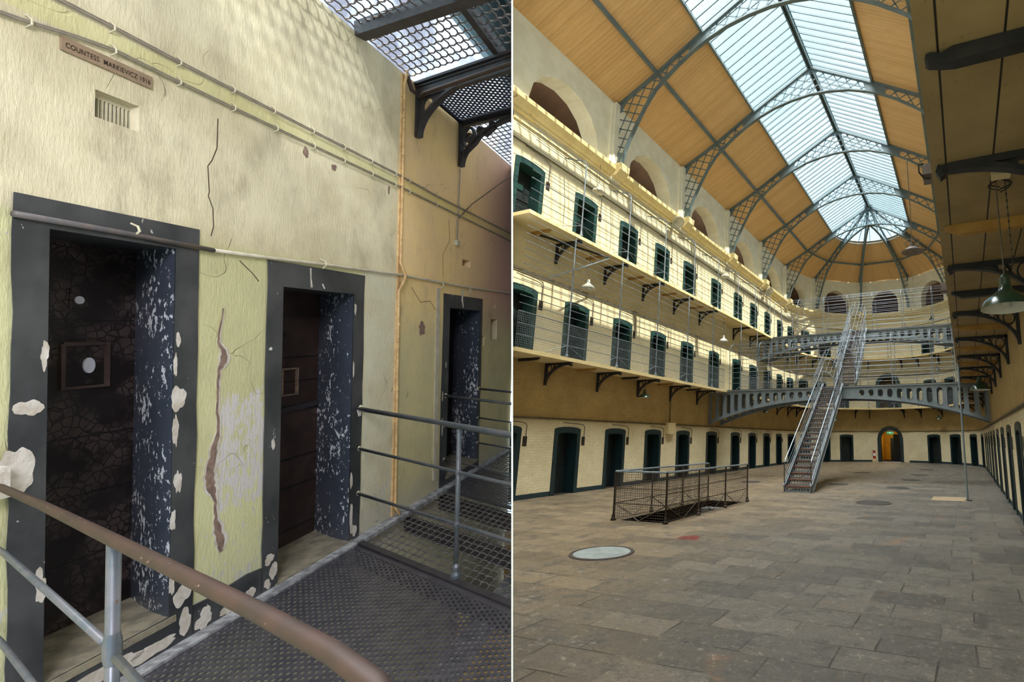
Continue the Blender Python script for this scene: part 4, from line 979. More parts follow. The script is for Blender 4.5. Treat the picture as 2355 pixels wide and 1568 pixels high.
M['crazed'] = cracked()
M['spy'] = simple('spy_hole_light', (210,210,226), (196,196,212), 8, .5)
M['lead'] = simple('conduit_grey', (150,140,128), (128,118,112), 20, .5, metal=.1)
M['clip'] = simple('conduit_clip', (196,186,160), (180,170,146), 20, .6)
M['pipe_light'] = simple('painted_pipe', (206,196,180), (186,176,158), 14, .5)
M['pipe_dark'] = simple('slate_pipe', (84,82,88), (104,92,88), 14, .45, chips=((130,80,60), .68, 20))
M['pipe_orange'] = simple('ochre_pipe', (214,178,126), (188,150,106), 20, .6, chips=((130,100,76), .66, 30))
M['plate'] = simple('dark_floor_plate', (68,66,76), (84,80,88), 12, .32, metal=.35, bump=.15)
M['dust'] = simple('dusty_concrete', (168,168,174), (110,110,116), 18, .8, bump=.4)
M['railb'] = simple('brown_handrail', (58,36,32), (44,29,27), 10, .6, chips=((120,96,90), .66, 50))
M['railg'] = simple('grey_railing', (84,92,102), (104,104,112), 16, .36, metal=.3, chips=((96,76,70), .66, 30))
M['mesh'] = simple('grey_wire', (112,104,106), (84,78,80), 20, .45, metal=.2)
M['girder'] = simple('dark_girder', (40,38,44), (54,50,56), 10, .5, chips=((90,80,84), .7, 30), bump=.2)
M['plaque'] = simple('brown_nameplate', (150,126,104), (138,116,96), 14, .5)
M['letter'] = simple('dark_lettering', (66,50,38), (74,56,42), 14, .5)
M['stone'] = simple('worn_stone_sill', (150,140,122), (116,108,96), 14, .8, bump=.35)
M['olive'] = simple('lower_floor_paint', (140,124,72), (84,80,56), 1.4, .7)

def LB(mb, name, m, parent=None, **k): return mb.build(name, M[m] if isinstance(m, str) else m, parent=parent, frame=ML, **k)
def lthing(name, loc, label, cat, group=None): return thing(name, loc, label, cat, group, frame=ML)
# main wall
LD = [(2.4645, .455, .16, 1.905, .004, 2.135, 2.803, 2.02), (3.60, .60, .02, 1.782, .004, 3.193, 4.008, 1.93), (5.585, .665, .10, 1.752, .004, 5.135, 5.975, 1.888)]
lops = [d[:5] for d in LD]
cuts = MB()
ftmp = MB(); seq = sorted(lops); edges = [(-3.0, 2.0)]
def lfac(s0, s1, z0, z1, holes):
    ftmp.plate([(s0,z0),(s1,z0),(s1,z1),(s0,z1)], holes, wf, 0, .02, sides=False, back=False)
def rect(a, b, c, d): return [(a,c),(b,c),(b,d),(a,d)]
vent = rect(2.374,2.533,2.392,2.503); slot = rect(6.22,6.40,1.43,1.67); hol = rect(5.49,5.66,2.20,2.27); slot2 = rect(5.99,6.06,1.36,1.47); slot3 = rect(6.28,6.33,1.80,1.85)
lfac(-3, 2.0, -3.2, 3.62, [])
lfac(2.0, 3.05, -3.2, 3.62, [vent, rect(2.237,2.692,.16,1.908)])
lfac(3.05, 4.42, -3.2, 3.62, [rect(3.30,3.90,.02,1.785)])
lfac(4.42, 6.9, -3.2, 3.62, [rect(5.25,5.92,.10,1.755), slot, hol, slot2, slot3])
for h_, dp in ((vent,.034),(slot,.12),(hol,.15),(slot2,.1),(slot3,.1)):
    ftmp.add([wf(a,b,0) for a,b in h_]+[Vector((a,TW+dp,b)) for a,b in h_], [(i,(i+1)%4,4+(i+1)%4,4+i) for i in range(4)])
ftmp.add([wf(-3,3.62,0), wf(6.9,3.62,0), Vector((6.9,TW+.5,3.62)), Vector((-3,TW+.5,3.62))], [(0,1,2,3)])
wl = struct(LB(ftmp, 'wall_landing', 'lime'), 'old lime washed wall with peeling yellow and cream paint, three cell doors and conduits', 'wall')
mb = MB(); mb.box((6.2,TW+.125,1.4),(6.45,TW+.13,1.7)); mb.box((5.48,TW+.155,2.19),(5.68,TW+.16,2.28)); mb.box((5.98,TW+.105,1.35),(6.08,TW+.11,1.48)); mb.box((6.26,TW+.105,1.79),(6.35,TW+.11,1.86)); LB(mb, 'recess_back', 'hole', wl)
# damage running down between the doors
ck = [(2.939,1.64,.006),(2.92,1.50,.012),(2.915,1.46,.016),(2.95,1.40,.045),(2.945,1.36,.05),(2.92,1.32,.02),(2.915,1.2,.012),(2.918,1.1,.016),(2.922,1.0,.02),(2.90,.9,.04),(2.885,.80,.06),(2.89,.72,.055),(2.91,.66,.02),(2.92,.56,.02),(2.93,.48,.05),(2.95,.40,.05),(2.955,.35,.02)]
ck2 = []
for (a0,b0,c0),(a1,b1,c1) in zip(ck, ck[1:]):
    for k in range(4): q = k/4; ck2.append((a0+(a1-a0)*q+random.uniform(-.004,.004), b0+(b1-b0)*q, (c0+(c1-c0)*q)*random.uniform(.75,1.2)))
ck = ck2
mb = MB(); mb.strip([(a,b) for a,b,c in ck], [c*1.35 for a,b,c in ck], wf, -.004, .0); LB(mb, 'crack_edge', 'bare', wl)
mb = MB(); mb.strip([(a-.004,b) for a,b,c in ck], [c*.75 for a,b,c in ck], wf, -.006, .0); LB(mb, 'crack', 'brickbare', wl)
mb = MB()
for path in ([(2.887,2.60),(2.885,2.45),(2.86,2.38),(2.84,2.345),(2.85,2.22),(2.845,2.20),(2.87,2.14),(2.875,2.05),(2.862,2.0)], [(5.2,2.6),(5.22,2.4),(5.1,2.25),(5.12,2.05)], [(4.6,1.9),(4.75,1.78),(4.9,1.8),(5.0,1.72)], [(3.02,1.9),(3.1,1.84),(3.14,1.8)]):
    mb.strip(path, .005, wf, -.0012, 0)
LB(mb, 'hairline_cracks', 'letter', wl)
random.seed(3)
def blob(cs, cz, rs, rz, n=44, jag=.3):
    am = [(random.uniform(.1,1)*jag/k**.7, random.uniform(0, 6.28), k) for k in (2,3,4,5,7,9,13)]
    out = []
    for i in range(n):
        q = 2*PI*i/n; f = 1+sum(a*math.sin(k*q+p) for a, p, k in am); f = max(.25, f); out.append((cs+rs*math.cos(q)*f, cz+rz*math.sin(q)*f))
    return out
mb = MB()
for cs, cz, rs, rz, d in ((3.449,2.631,.022,.03,.002),(3.687,2.615,.02,.022,.002),(4.27,2.63,.012,.03,.002),(4.78,1.55,.04,.07,.002)):
    mb.plate(blob(cs,cz,rs,rz), [], wf, -.003, 0)
LB(mb, 'plaster_pockmarks', 'brickbare', wl)
# trim strips: dark skirting and sill fronts
mb = MB(); top = [(2.805,.155),(2.9,.15),(3.0,.16),(3.1,.17),(3.19,.16)]
mb.plate([(2.805,-.02),(3.19,-.02)]+top[::-1], [], wf, -.012, 0); n_tr += 1; struct(LB(mb, 'trim_%d' % n_tr, 'slate'), 'dark slate painted skirting with flaking paint between the first two cell doors', 'skirting')
mb = MB()
for cs, cz, rs, rz in ((2.86,.06,.04,.05),(3.0,.04,.05,.03),(3.12,.05,.03,.035)): mb.plate(blob(cs,cz,rs,rz), [], wf, -.016, -.011)
LB(mb, 'flaked_patch', 'bare', bpy.data.objects['trim_%d' % n_tr])
mb = MB(); mb.box((1.5,TW-.08,-.02),(6.9,TW+.01,.012)); n_tr += 1; struct(LB(mb, 'trim_%d' % n_tr, 'dust'), 'dusty grey ledge between the wall and the floor grating', 'ledge')
# door assemblies
lab = ['dark cell doorway nearest the camera on the landing, crazed brown door with a round spy hole', 'dark slate cell doorway in the middle of the landing wall with a panelled brown door', 'narrow dark cell doorway farthest along the landing']
for i, (uc, w, zb, zs, ri_, o0, o1, oz) in enumerate(LD):
    a, b = uc-w/2, uc+w/2; zt = zs+.003; nd += 1
    mb = MB(); n = 10
    out = [(o0+random.uniform(-.004,.004), -.0+ (oz)*k/8) for k in range(8, -1, -1)]
    jl = [(o0+random.uniform(-.005,.005), zb*0+(oz)*k/14) for k in range(14, -1, -1)]
    jr = [(o1+random.uniform(-.005,.005), oz*k/14) for k in range(15)]
    inner = [(a, 0), (a, zt), (b, zt), (b, 0)]
    poly = jl[:-1]+[(o0, 0), (a, 0), (a, zt), (b, zt), (b, 0), (o1, 0)]+jr[1:]
    if zb > .08: 
        poly = jl[:-1]+[(o0,0),(o1,0)]+jr[1:]; mb.plate(poly, [rect(a, b, zb, zt)], wf, -.012, 0)
    else: mb.plate(poly, [], wf, -.012, 0)
    D = struct(LB(mb, 'door_%d' % nd, 'slate'), lab[i], 'door')
    # reveals: left plain, right rounded, top
    dp = .43
    mb = MB(); mb.add([wf(a,zb,-.012), wf(a,zt,-.012), wf(a,zt,dp), wf(a,zb,dp)], [(0,1,2,3)]); mb.add([wf(a,zt,-.012), wf(b,zt,-.012), wf(b,zt,dp), wf(a,zt,dp)], [(0,1,2,3)]); LB(mb, 'reveal', 'slate', D)
    mb = MB(); N_ = 20; prof = []
    for k in range(N_+1):
        q = k/N_; prof.append((b+.004-.04*(1-(1-q)**3.2), -.012+(dp+.012)*q))
    vs = [wf(s,zb-.01,d) for s,d in prof]+[wf(s,zt,d) for s,d in prof]; mb.add(vs, [(k,k+1,N_+2+k,N_+1+k) for k in range(N_)]); LB(mb, 'rounded_jamb', 'jamb', D, smooth=True)
    mb = MB(); s0, s1 = a+DI[0]*0, b
    mb.add([wf(a-.02,zb,-.02), wf(b+.03,zb,-.02), wf(b+.03,zb,dp+.05), wf(a-.02,zb,dp+.05), wf(a-.02,zb-.03,-.02), wf(b+.03,zb-.03,-.02)], [(0,1,2,3),(0,4,5,1)]); LB(mb, 'sill', 'stone', D)
    mb = MB(); mb.plate([(a-.1,zb-.02),(b+.1,zb-.02),(b+.1,zt+.05),(a-.1,zt+.05)], [], wf, dp, dp+.04); leaf = LB(mb, 'door_leaf', 'crazed' if i != 1 else simple('brown_door', (46,33,31), (60,44,40), 7, .5), D)
    # plank lines and fittings on the leaf; L(s, z) are wall coordinates at leaf depth
    lf = lambda s, z, d: Vector((s, TW+DI[1]*dp-d, z))
    if i == 0:
        mb = MB(); [mb.strip([(2.52,z),(2.9,z)], .006, lf, 0, .002) for z in (.45,.75,1.02,1.56)]; LB(mb, 'plank_joint', 'black', leaf)
        mb = MB(); mb.strip([(2.605,1.45),(2.775,1.45),(2.775,1.25),(2.605,1.25),(2.605,1.45)], .018, lf, 0, .012); LB(mb, 'hatch_frame', simple('hatch_frame_paint', (84,68,64), (66,52,50), 9, .45), leaf)
        mb = MB(); mb.plate([(2.706+.022*math.cos(k*PI/10), 1.349+.036*math.sin(k*PI/10)) for k in range(20)], [], lf, .006, 0); mb.plate([(2.665+.018*math.cos(k*PI/10), 1.65+.018*math.sin(k*PI/10)) for k in range(20)], [], lf, .006, 0); LB(mb, 'spy_hole', 'spy', leaf)
        mb = MB(); mb.plate(rect(2.63,2.70,1.62,1.70), [], lf, .004, 0); LB(mb, 'hole_plate', 'crazed', leaf)
    if i == 1:
        mb = MB(); [mb.strip([(3.6,z),(4.14,z)], .008, lf, 0, .003) for z in (.12,.42,.62,.99,1.16,1.33,1.62)]; LB(mb, 'plank_joint', 'black', leaf)
        mb = MB(); mb.strip([(3.77,1.25),(3.90,1.25),(3.90,1.07),(3.77,1.07),(3.77,1.25)], .014, lf, 0, .016); LB(mb, 'hatch_frame', 'brickbare', leaf)
        mb = MB(); mb.strip([(3.7,.965),(4.2,.99)], .035, lf, 0, .025); LB(mb, 'bolt_bar', 'girder', leaf)
        mb = MB(); mb.plate([(3.80+.01*math.cos(k*PI/8), 1.485+.02*math.sin(k*PI/8)) for k in range(16)], [], lf, .004, 0); LB(mb, 'spy_hole', 'black', leaf)
    # flaked bare patches
    P = {0: [(2.185,1.235,.04,.03),(2.155,1.01,.05,.085),(2.715,1.2,.035,.055),(2.72,.80,.018,.05),(2.71,1.48,.012,.03),(2.228,1.43,.012,.05),(2.225,.55,.015,.07),(2.75,.24,.04,.05),(2.4,.07,.16,.035),(2.62,.05,.1,.03),(2.15,.1,.03,.04),(2.70,.62,.012,.05),(2.704,1.05,.014,.07),(2.699,1.36,.009,.05),(2.765,.10,.03,.06),(2.70,.32,.014,.05)],
         1: [(3.24,.19,.03,.03),(3.27,.11,.025,.05),(3.98,.93,.02,.03),(3.92,.18,.015,.1),(3.22,1.42,.01,.01),(3.25,.86,.012,.03),(3.913,.45,.012,.06),(3.91,1.25,.009,.05),(3.915,1.68,.01,.04),(3.23,.05,.02,.03),(3.95,.08,.03,.04)],
         2: [(5.16,.6,.01,.08),(5.2,1.2,.01,.03),(5.15,.9,.008,.05),(5.95,.5,.008,.04)]}[i]
    mb = MB()
    for p_ in P: mb.plate(blob(*p_), [], wf, -.0145, -.011)
    LB(mb, 'flaked_patch', 'bare', D)
    if i == 1:
        mb = MB(); mb.strip([(3.50,1.92),(3.503,1.86),(3.512,1.80)], [.012,.008,.016], wf, -.015, -.011); mb.strip([(3.6,1.83),(3.62,1.80)], .01, wf, -.015, -.011); LB(mb, 'paint_drip', 'bare', D)
    if i == 2:
        mb = MB(); mb.strip([(5.5,1.95),(5.49,1.85),(5.52,1.77)], [.03,.03,.02], wf, -.016, -.011); LB(mb, 'paint_drip', 'bare', D)
# ventilator
t = lthing('vent_grille', (2.45, TW+.05, 2.39), 'cream slotted air vent sunk in the wall below the nameplate', 'vent')
mb = MB(); mb.plate(rect(2.37,2.57,2.388,2.507), [rect(2.394+.0145*k,2.4025+.0145*k,2.402,2.48) for k in range(11)], lambda a,b,d: Vector((a,TW+.035+d,b)), 0, .006); LB(mb, 'slotted_plate', 'clip', t)
mb = MB(); mb.box((2.37,TW+.06,2.38),(2.58,TW+.065,2.51)); LB(mb, 'dark_back', 'black', t)
# nameplate
t = lthing('name_plaque', (2.417, TW, 2.60), 'small brown nameplate with dark capital lettering high on the wall above the vent', 'plaque')
mb = MB(); mb.box((2.259,TW-.008,2.599),(2.576,TW,2.653)); LB(mb, 'board', 'plaque', t)
tc = bpy.data.curves.new('lettering', 'FONT'); tc.body = 'COUNTESS  MARKIEVICZ 1916'; tc.size = .0285; tc.align_x = 'CENTER'; tc.align_y = 'CENTER'; tc.extrude = .0008; tc.offset = .0001; tc.space_character = 1.1
to = bpy.data.objects.new('lettering_tmp', tc); C.objects.link(to); dg = bpy.context.evaluated_depsgraph_get(); me = bpy.data.meshes.new_from_object(to.evaluated_get(dg)); bpy.data.objects.remove(to)
xs = [v.co.x for v in me.vertices]; wd = max(xs)-min(xs); kx = .295/wd
for v in me.vertices: v.co = Vector((v.co.x*kx+2.4175-ORG[t.name].x, -.0095, v.co.y+2.623-2.60))
lo_ = bpy.data.objects.new('lettering', me); C.objects.link(lo_); lo_.parent = t; me.materials.clear(); me.materials.append(M['letter'])
# conduits with clips
def conduit(z, pts, label, clips, sag=0):
    t = lthing('wall_conduit', (4.2, TW-.02, z), label, 'conduit')
    for k, dz in enumerate((0, .008)):
        MB_ = MB().tube([Vector((s, TW-.012-.004*k, zz+dz)) for s, zz in pts], .0036, 6); LB(MB_, 'cable', 'lead', t)
    for s, zz in clips:
        mb = MB(); mb.tube([Vector((s,TW,zz+.03)), Vector((s,TW-.008,zz+.026)), Vector((s,TW-.02,zz+.014)), Vector((s,TW-.02,zz-.003)), Vector((s,TW-.008,zz-.011)), Vector((s,TW,zz-.015))], .0036, 6); LB(mb, 'clip', 'clip', t)
    return t
cs1 = [2.419,2.684,2.953,3.20,3.486,3.76,4.04,4.33,4.52,4.95,5.4,5.85]
cs2 = [2.163,2.425,2.685,2.958,3.22,3.495,3.76,4.05,4.328,4.52,4.95,5.4]
conduit(2.777, [(2.0,2.777),(2.42,2.777),(2.7,2.774),(3.5,2.772),(4.4,2.776),(4.9,2.763),(6.9,2.765)], 'upper pair of thin grey cables clipped along the landing wall', [(s,2.773) for s in cs1])
conduit(2.683, [(1.9,2.60),(2.163,2.64),(2.3,2.668),(2.425,2.685),(2.7,2.681),(3.5,2.682),(4.4,2.686),(6.9,2.67)], 'lower thin grey cable clipped along the landing wall over the nameplate', [(s,2.64 if s < 2.2 else 2.682) for s in cs2])
t = lthing('wall_pipe', (4.2,TW-.03,1.95), 'horizontal pipe above the cell doors, slate grey over the first door and pale after it', 'pipe')
LB(MB().tube([Vector((s,TW-.022,z)) for s,z in ((2.12,1.94),(2.45,1.938),(2.85,1.928))], .012, 10), 'slate_section', 'pipe_dark', t, smooth=True)
LB(MB().tube([Vector((s,TW-.02,z)) for s,z in ((2.84,1.929),(3.2,1.94),(3.58,1.957),(4.44,1.985),(5.5,1.985),(6.9,2.02))], .0095, 10), 'pale_section', 'pipe_light', t, smooth=True)
for s in (2.5,3.58,5.05,5.6):
    LB(MB().tube([Vector((s,TW,1.99)),Vector((s,TW-.035,1.975)),Vector((s,TW-.042,1.955)),Vector((s,TW-.02,1.93))], .005, 5), 'clip', 'clip', t)
t = lthing('riser_pipe', (4.41,TW-.03,.05), 'ochre vertical pipe with joints running up the landing wall', 'pipe')
LB(MB().tube([Vector((4.385,TW-.05,3.62)),Vector((4.405,TW-.02,3.52)),Vector((4.408,TW-.02,2.08)),Vector((4.43,TW-.045,1.99)),Vector((4.425,TW-.045,1.95)),Vector((4.395,TW-.02,1.85)),Vector((4.40,TW-.02,1.2)),Vector((4.415,TW-.02,.08)),Vector((4.44,TW-.05,.0))], .0098, 10), 'tube', 'pipe_orange', t, smooth=True)
for z in (1.57,1.04,.78,2.7,2.95,3.25): LB(MB().lathe([(.0098,0),(.0135,.002),(.0135,.018),(.0098,.02)], (4.403,TW-.02,z), 12), 'coupling', 'pipe_orange', t)
mb = MB(); mb.box((4.392,TW-.012,.0),(4.425,TW+.0,3.6)); n_tr += 1; struct(LB(mb, 'trim_%d' % n_tr, 'pipe_orange'), 'narrow raised plaster edge behind the ochre vertical pipe', 'edge')
mb = MB(); mb.plate([(5.02,.12),(5.09,.12),(5.06,1.93),(5.0,1.93)], [], wf, -.014, 0); n_tr += 1; struct(LB(mb, 'trim_%d' % n_tr, 'pipe_light'), 'pale plaster edge strip left of the farthest landing doorway', 'edge')
# thin wires near brackets
t = lthing('hanging_cable', (5.3,TW-.02,2.5), 'thin brown cable dropping from the far bracket to a small box on the wall', 'cable')
LB(MB().tube([Vector((5.36,TW-.015,3.15)),Vector((5.35,TW-.012,2.75)),Vector((5.34,TW-.012,2.42))], .006, 5), 'drop', 'lead', t)
LB(MB().tube([Vector((5.36,TW-.015,2.66)),Vector((5.6,TW-.03,2.86)),Vector((5.9,TW-.1,3.1)),Vector((6.2,TW-.3,3.45))], .006, 5), 'branch', 'cable', t)
mb = MB(); mb.box((5.31,TW-.03,2.38),(5.37,TW,2.43)); LB(mb, 'small_box', 'clip', t)

# ---- perforated floor plates (real holes)
def perforated(name, p0, p1, q0, q1, z, label, pitch=.040, parent_z=None, m='plate'):
    t = lthing(name, sk((p0+p1)/2, (q0+q1)/2, z), label, 'floor grating'); mb = MB(); Rc = pitch/math.sqrt(3); row = pitch*math.sqrt(3)/2
    n = 0; q = q0+.05; vs = []; fs = []
    while q < q1-.04:
        p = p0+.05+(pitch/2 if n % 2 else 0)
        while p < p1-.045:
            i0 = len(vs)
            for rr, zz in ((Rc, 0), (Rc*.60, 0), (Rc*.56, -.006)):
                for k in range(6):
                    an = PI/6+k*PI/3; vs.append(sk(p+rr*math.cos(an), q+rr*math.sin(an), z+zz))
            for k in range(6): fs.append((i0+k, i0+(k+1)%6, i0+6+(k+1)%6, i0+6+k)); fs.append((i0+6+k, i0+6+(k+1)%6, i0+12+(k+1)%6, i0+12+k))
            p += pitch
        q += row; n += 1
    mb.add(vs, fs); LB(mb, 'perforated_sheet', m, t, shade=True)
    mb = MB(); mk = lambda a, b, c, d: mb.add([sk(a,c,z-.002), sk(b,c,z-.002), sk(b,d,z-.002), sk(a,d,z-.002), sk(a,c,z-.02), sk(b,c,z-.02), sk(b,d,z-.02), sk(a,d,z-.02)], [(0,1,2,3),(0,4,5,1),(1,5,6,2),(2,6,7,3),(3,7,4,0)])
    mk(p0,p0+.045,q0,q1); mk(p1-.04,p1,q0,q1); mk(p0,p1,q0,q0+.045); mk(p0,p1,q1-.03,q1); LB(mb, 'border', m, t)
    return t
perforated('landing_plate', 1.98, 3.93, .03, 2.72, 0.0, 'dark perforated iron floor plate of the landing in front of the second cell door')
perforated('landing_plate', 5.18, 5.93, .03, 2.2, 0.0, 'dark perforated iron floor plate in front of the farthest landing door', pitch=.05)
perforated('landing_plate', 4.66, 5.33, .03, 2.0, 3.60, 'rusty perforated iron plate overhead between the two black brackets', pitch=.05, m='plate')
mb = MB()
for (p, q) in ((3.93, 3.97),):
    mb.add([sk(3.93,.02,.012), sk(3.985,.02,.012), sk(3.985,2.7,.012), sk(3.93,2.7,.012), sk(3.93,.02,-.05), sk(3.985,.02,-.05), sk(3.985,2.7,-.05), sk(3.93,2.7,-.05)], [(0,1,2,3),(0,3,7,4),(1,5,6,2),(0,4,5,1)])
tag(LB(mb, 'edge_girder', 'girder', loc=sk(3.95,1,0)), 'dark edge girder between the perforated plate and the wire mesh floor', 'girder')
# ---- wire mesh panels
def wiremesh(name, p0, p1, q0, q1, z, label, cp=.075, cq=.075, r=.0042, m='mesh'):
    mb = MB(); 
    def zig(i0, horiz):
        pts = []
        if horiz:
            q = q0+i0*cq; k = 0; p = p0
            while p <= p1+1e-6: pts.append(sk(p, q+(cq*.16 if k % 2 else -cq*.16)*.5, z)); p += cp/2; k += 1
        else:
            p = p0+i0*cp; k = 0; q = q0
            while q <= q1+1e-6: pts.append(sk(p+(cp*.2 if k % 2 else -cp*.2)*.5, q, z)); q += cq/2; k += 1
        return pts
    for i in range(int((q1-q0)/cq)+1): mb.tube(zig(i, True), r, 4, caps=False)
    for i in range(int((p1-p0)/cp)+1): mb.tube(zig(i, False), r, 4, caps=False)
    return tag(LB(mb, name, m, loc=sk((p0+p1)/2, (q0+q1)/2, z)), label, 'wire mesh')
wiremesh('wire_mesh_floor', 4.0, 5.15, .04, 2.9, -.01, 'diamond wire mesh floor between the middle and farthest doors, open to the level below')
wiremesh('wire_mesh_floor', 6.0, 6.9, .04, 1.4, -.01, 'diamond wire mesh floor beyond the farthest landing door')
wiremesh('wire_mesh_ceiling', 1.4, 4.55, -.02, 3.4, 3.66, 'grey diamond wire mesh overhead left of the black brackets', cp=.085, cq=.085, r=.006)
wiremesh('wire_mesh_ceiling', 5.42, 6.9, -.02, 2.5, 3.66, 'grey diamond wire mesh overhead right of the black brackets', cp=.085, cq=.085, r=.006)
wiremesh('wire_mesh_ceiling', 1.0, 9.0, -1.2, 6.0, 6.9, 'second grey wire mesh much higher above the landing', cp=.16, cq=.16, r=.010)
# girders overhead
mb = MB(); mb.bar(Vector((3.89,2.47,3.64)), Vector((2.35,-.20,3.64)), .075, .10); tag(LB(mb, 'overhead_girder', 'girder', loc=(3.2,1.2,3.6)), 'dark iron girder overhead running out from the wall top', 'girder')
mb = MB(); mb.bar(Vector((2.2,1.60,3.67)), Vector((6.9,1.60,3.67)), .05, .10); tag(LB(mb, 'overhead_girder', 'girder', loc=(3.6,1.6,3.6)), 'dark iron girder overhead parallel to the landing wall', 'girder')
def lbr(s0, label, scroll):
    fn = lambda a, b, d: Vector((s0-DI[0]*a+DI[1]*d, TW-DI[1]*a-DI[0]*d, 3.62+b))
    t = lthing('landing_bracket', (s0,TW,3.17), label, 'bracket', None)
    bh = .06 if scroll else .13
    mb = MB(); mb.strip([(0,-bh/2),(2.1,-bh/2)], bh, fn, -.02, .02); mb.strip([(0,-.010),(2.1,-.010)], .02, fn, -.045, .045); mb.strip([(0,-.035),(2.1,-.035)], .012, fn, -.03, .03); LB(mb, 'beam', 'girder', t)
    mb = MB(); mb.strip([(.022,-.03),(.022,-.45)], [.05,.045], fn, -.022, .022); LB(mb, 'wall_post', 'girder', t)
    cv = [(.05+.9*(1-math.cos(PI/2*i/14)), -.45+.37*math.sin(PI/2*i/14)) for i in range(15)]
    mb = MB(); mb.strip(cv, .024, fn, -.022, .022); LB(mb, 'curved_rib', 'girder', t)
    mb = MB()
    web = [(.04,-.14),(.04,-.42)]+cv[1:]; 
    if not scroll:
        mb.plate(web[::-1] if False else web, [[(.17+.07*math.cos(k*PI/8), -.20+.055*math.sin(k*PI/8)) for k in range(16)], [(.07,-.33),(.11,-.30),(.075,-.27)], [(.12,-.30),(.18,-.28),(.2,-.265),(.13,-.27)]], fn, -.008, .008)
        LB(mb, 'web_plate', 'girder', t)
    else:
        cx, cy = .15,-.18; mb.strip([(cx+.085*math.cos(k*PI/8), cy+.10*math.sin(k*PI/8)) for k in range(17)], .016, fn, -.015, .015)
        for cx, cy, r0, ph_ in ((.15,-.19,.06,0),(.34,-.14,.055,2),(.5,-.115,.04,1)):
            mb.strip([(cx+r0*(1-i/26)*math.cos(i*.5+ph_), cy+r0*.9*(1-i/26)*math.sin(i*.5+ph_)) for i in range(22)], .014, fn, -.012, .012)
        mb.strip([(.05,-.38),(.14,-.31),(.26,-.25),(.4,-.13)], .022, fn, -.015, .015); mb.strip([(.28,-.14),(.42,-.2),(.55,-.14)], .018, fn, -.015, .015); mb.strip([(.05,-.3),(.12,-.33)], .018, fn, -.015, .015)
        LB(mb, 'scrollwork', 'girder', t)
    return t
lbr(4.62, 'black iron bracket beam at the wall top beside the ochre pipe', False)
lbr(5.37, 'black iron bracket with scrollwork, second from the ochre pipe', True)
t = lthing('conduit_on_beam', (4.3,TW-.1,3.4), 'brown pipe strapped along the nearer bracket beam', 'pipe')
LB(MB().tube([Vector((4.42,TW-.03,3.6)),Vector((4.45,TW-.05,3.5)),Vector((4.50,TW-.09,3.47)),sk(4.57,.2,3.47)+Vector((-.04,0,0)),sk(4.57,2.1,3.50)+Vector((-.04,0,0))], .016, 8), 'tube', 'pipe_orange' if False else 'railb', t)

# ---- railings of the landing
def lrail(p, zs, rs, q1, label, posts=(), name='landing_railing'):
    t = lthing(name, sk(p, .6, 0), label, 'railing')
    for k, (z, r) in enumerate(zip(zs, rs)):
        LB(MB().tube([sk(p, 0.0, z), sk(p, q1, z+.02)], r, 10), 'handrail' if k == 0 else 'rail', 'railg', t, smooth=True)
        LB(MB().lathe([(r*1.8,0),(r*1.8,.012),(r,.02)], sk(p, .0, z), 10, ax=(-DI[0],-DI[1],0)), 'wall_socket', 'clip', t)
    for q in posts:
        mb = MB(); mb.tube([sk(p,q,0), sk(p,q,zs[0]-.01)], .0135, 10); LB(mb, 'post', 'railg', t, smooth=True)
        LB(MB().lathe([(.03,-.02),(.03,.03),(.022,.05),(.024,.08),(.014,.1)], sk(p,q,0), 10), 'post_foot', 'railg', t)
        for z in zs[1:]: LB(MB().lathe([(.0155,-.02),(.018,0),(.0155,.02)], sk(p,q,z+.01), 10), 'boss', 'railg', t)
    return t
lrail(3.985, (.955,.665,.336), (.0165,.0105,.0105), 2.6, 'grey steel railing right of the middle cell door with one post', (1.19,))
lrail(5.2, (.90,.60,.277), (.013,.0085,.0085), 2.0, 'grey railing on the near side of the farthest landing door')
lrail(5.93, (.884,.56,.28), (.012,.008,.008), 1.5, 'grey railing on the far side of the farthest landing door')
t = lthing('stair_railing', (1.24,1.25,0), 'foreground railing with broad brown handrail and grey post', 'railing')
hp = [(1.975,2.34,1.005),(1.908,2.239,1.022),(1.6,1.78,1.065),(1.33,1.385,1.10),(1.044,.954,1.129),(.85,.665,1.15),(.72,.47,1.158),(.66,.385,1.155),(.635,.345,1.13),(.63,.33,1.08),(.63,.325,1.0)]
mb = MB(); mb.tube([Vector(p_) for p_ in hp], [.0105,.0105,.011,.012,.0125,.013,.0135,.0135,.0135,.0135,.013], 16); LB(mb, 'handrail', 'railb', t, smooth=True)
mb = MB(); mb.tube([Vector((1.243,1.25,-.4)), Vector((1.243,1.25,1.1))], .0108, 12); LB(mb, 'post', 'railg', t, smooth=True)
LB(MB().lathe([(.0115,-.035),(.0145,-.015),(.0145,.015),(.0115,.035)], (1.243,1.25,.87), 14), 'post_boss', 'railg', t, smooth=True)
LB(MB().tube([Vector((2.06,2.48,.80)), Vector((1.863,2.173,.826)), Vector((1.275,1.298,.868))], .0078, 10), 'rail', 'railg', t, smooth=True)
LB(MB().tube([Vector((1.225,1.225,.862)), Vector((1.06,.98,.855)), Vector((.8,.58,.83))], .0078, 10), 'rail', 'railg', t, smooth=True)
LB(MB().tube([Vector((2.06,2.48,.515)), Vector((1.89,2.212,.53)), Vector((1.25,1.26,.57))], .0078, 10), 'rail', 'railg', t, smooth=True)
LB(MB().lathe([(.022,0),(.024,.015),(.01,.03)], Vector((2.07,TW,.80)), 12, ax=(-DI[0],-DI[1],0)), 'wall_socket', 'bare', t)
mb = MB(); mb.obox((2.03,TW-.02,.99), (.05,0,0), (0,.05,0), (0,0,.055)); LB(mb, 'wall_block', 'bare', t)

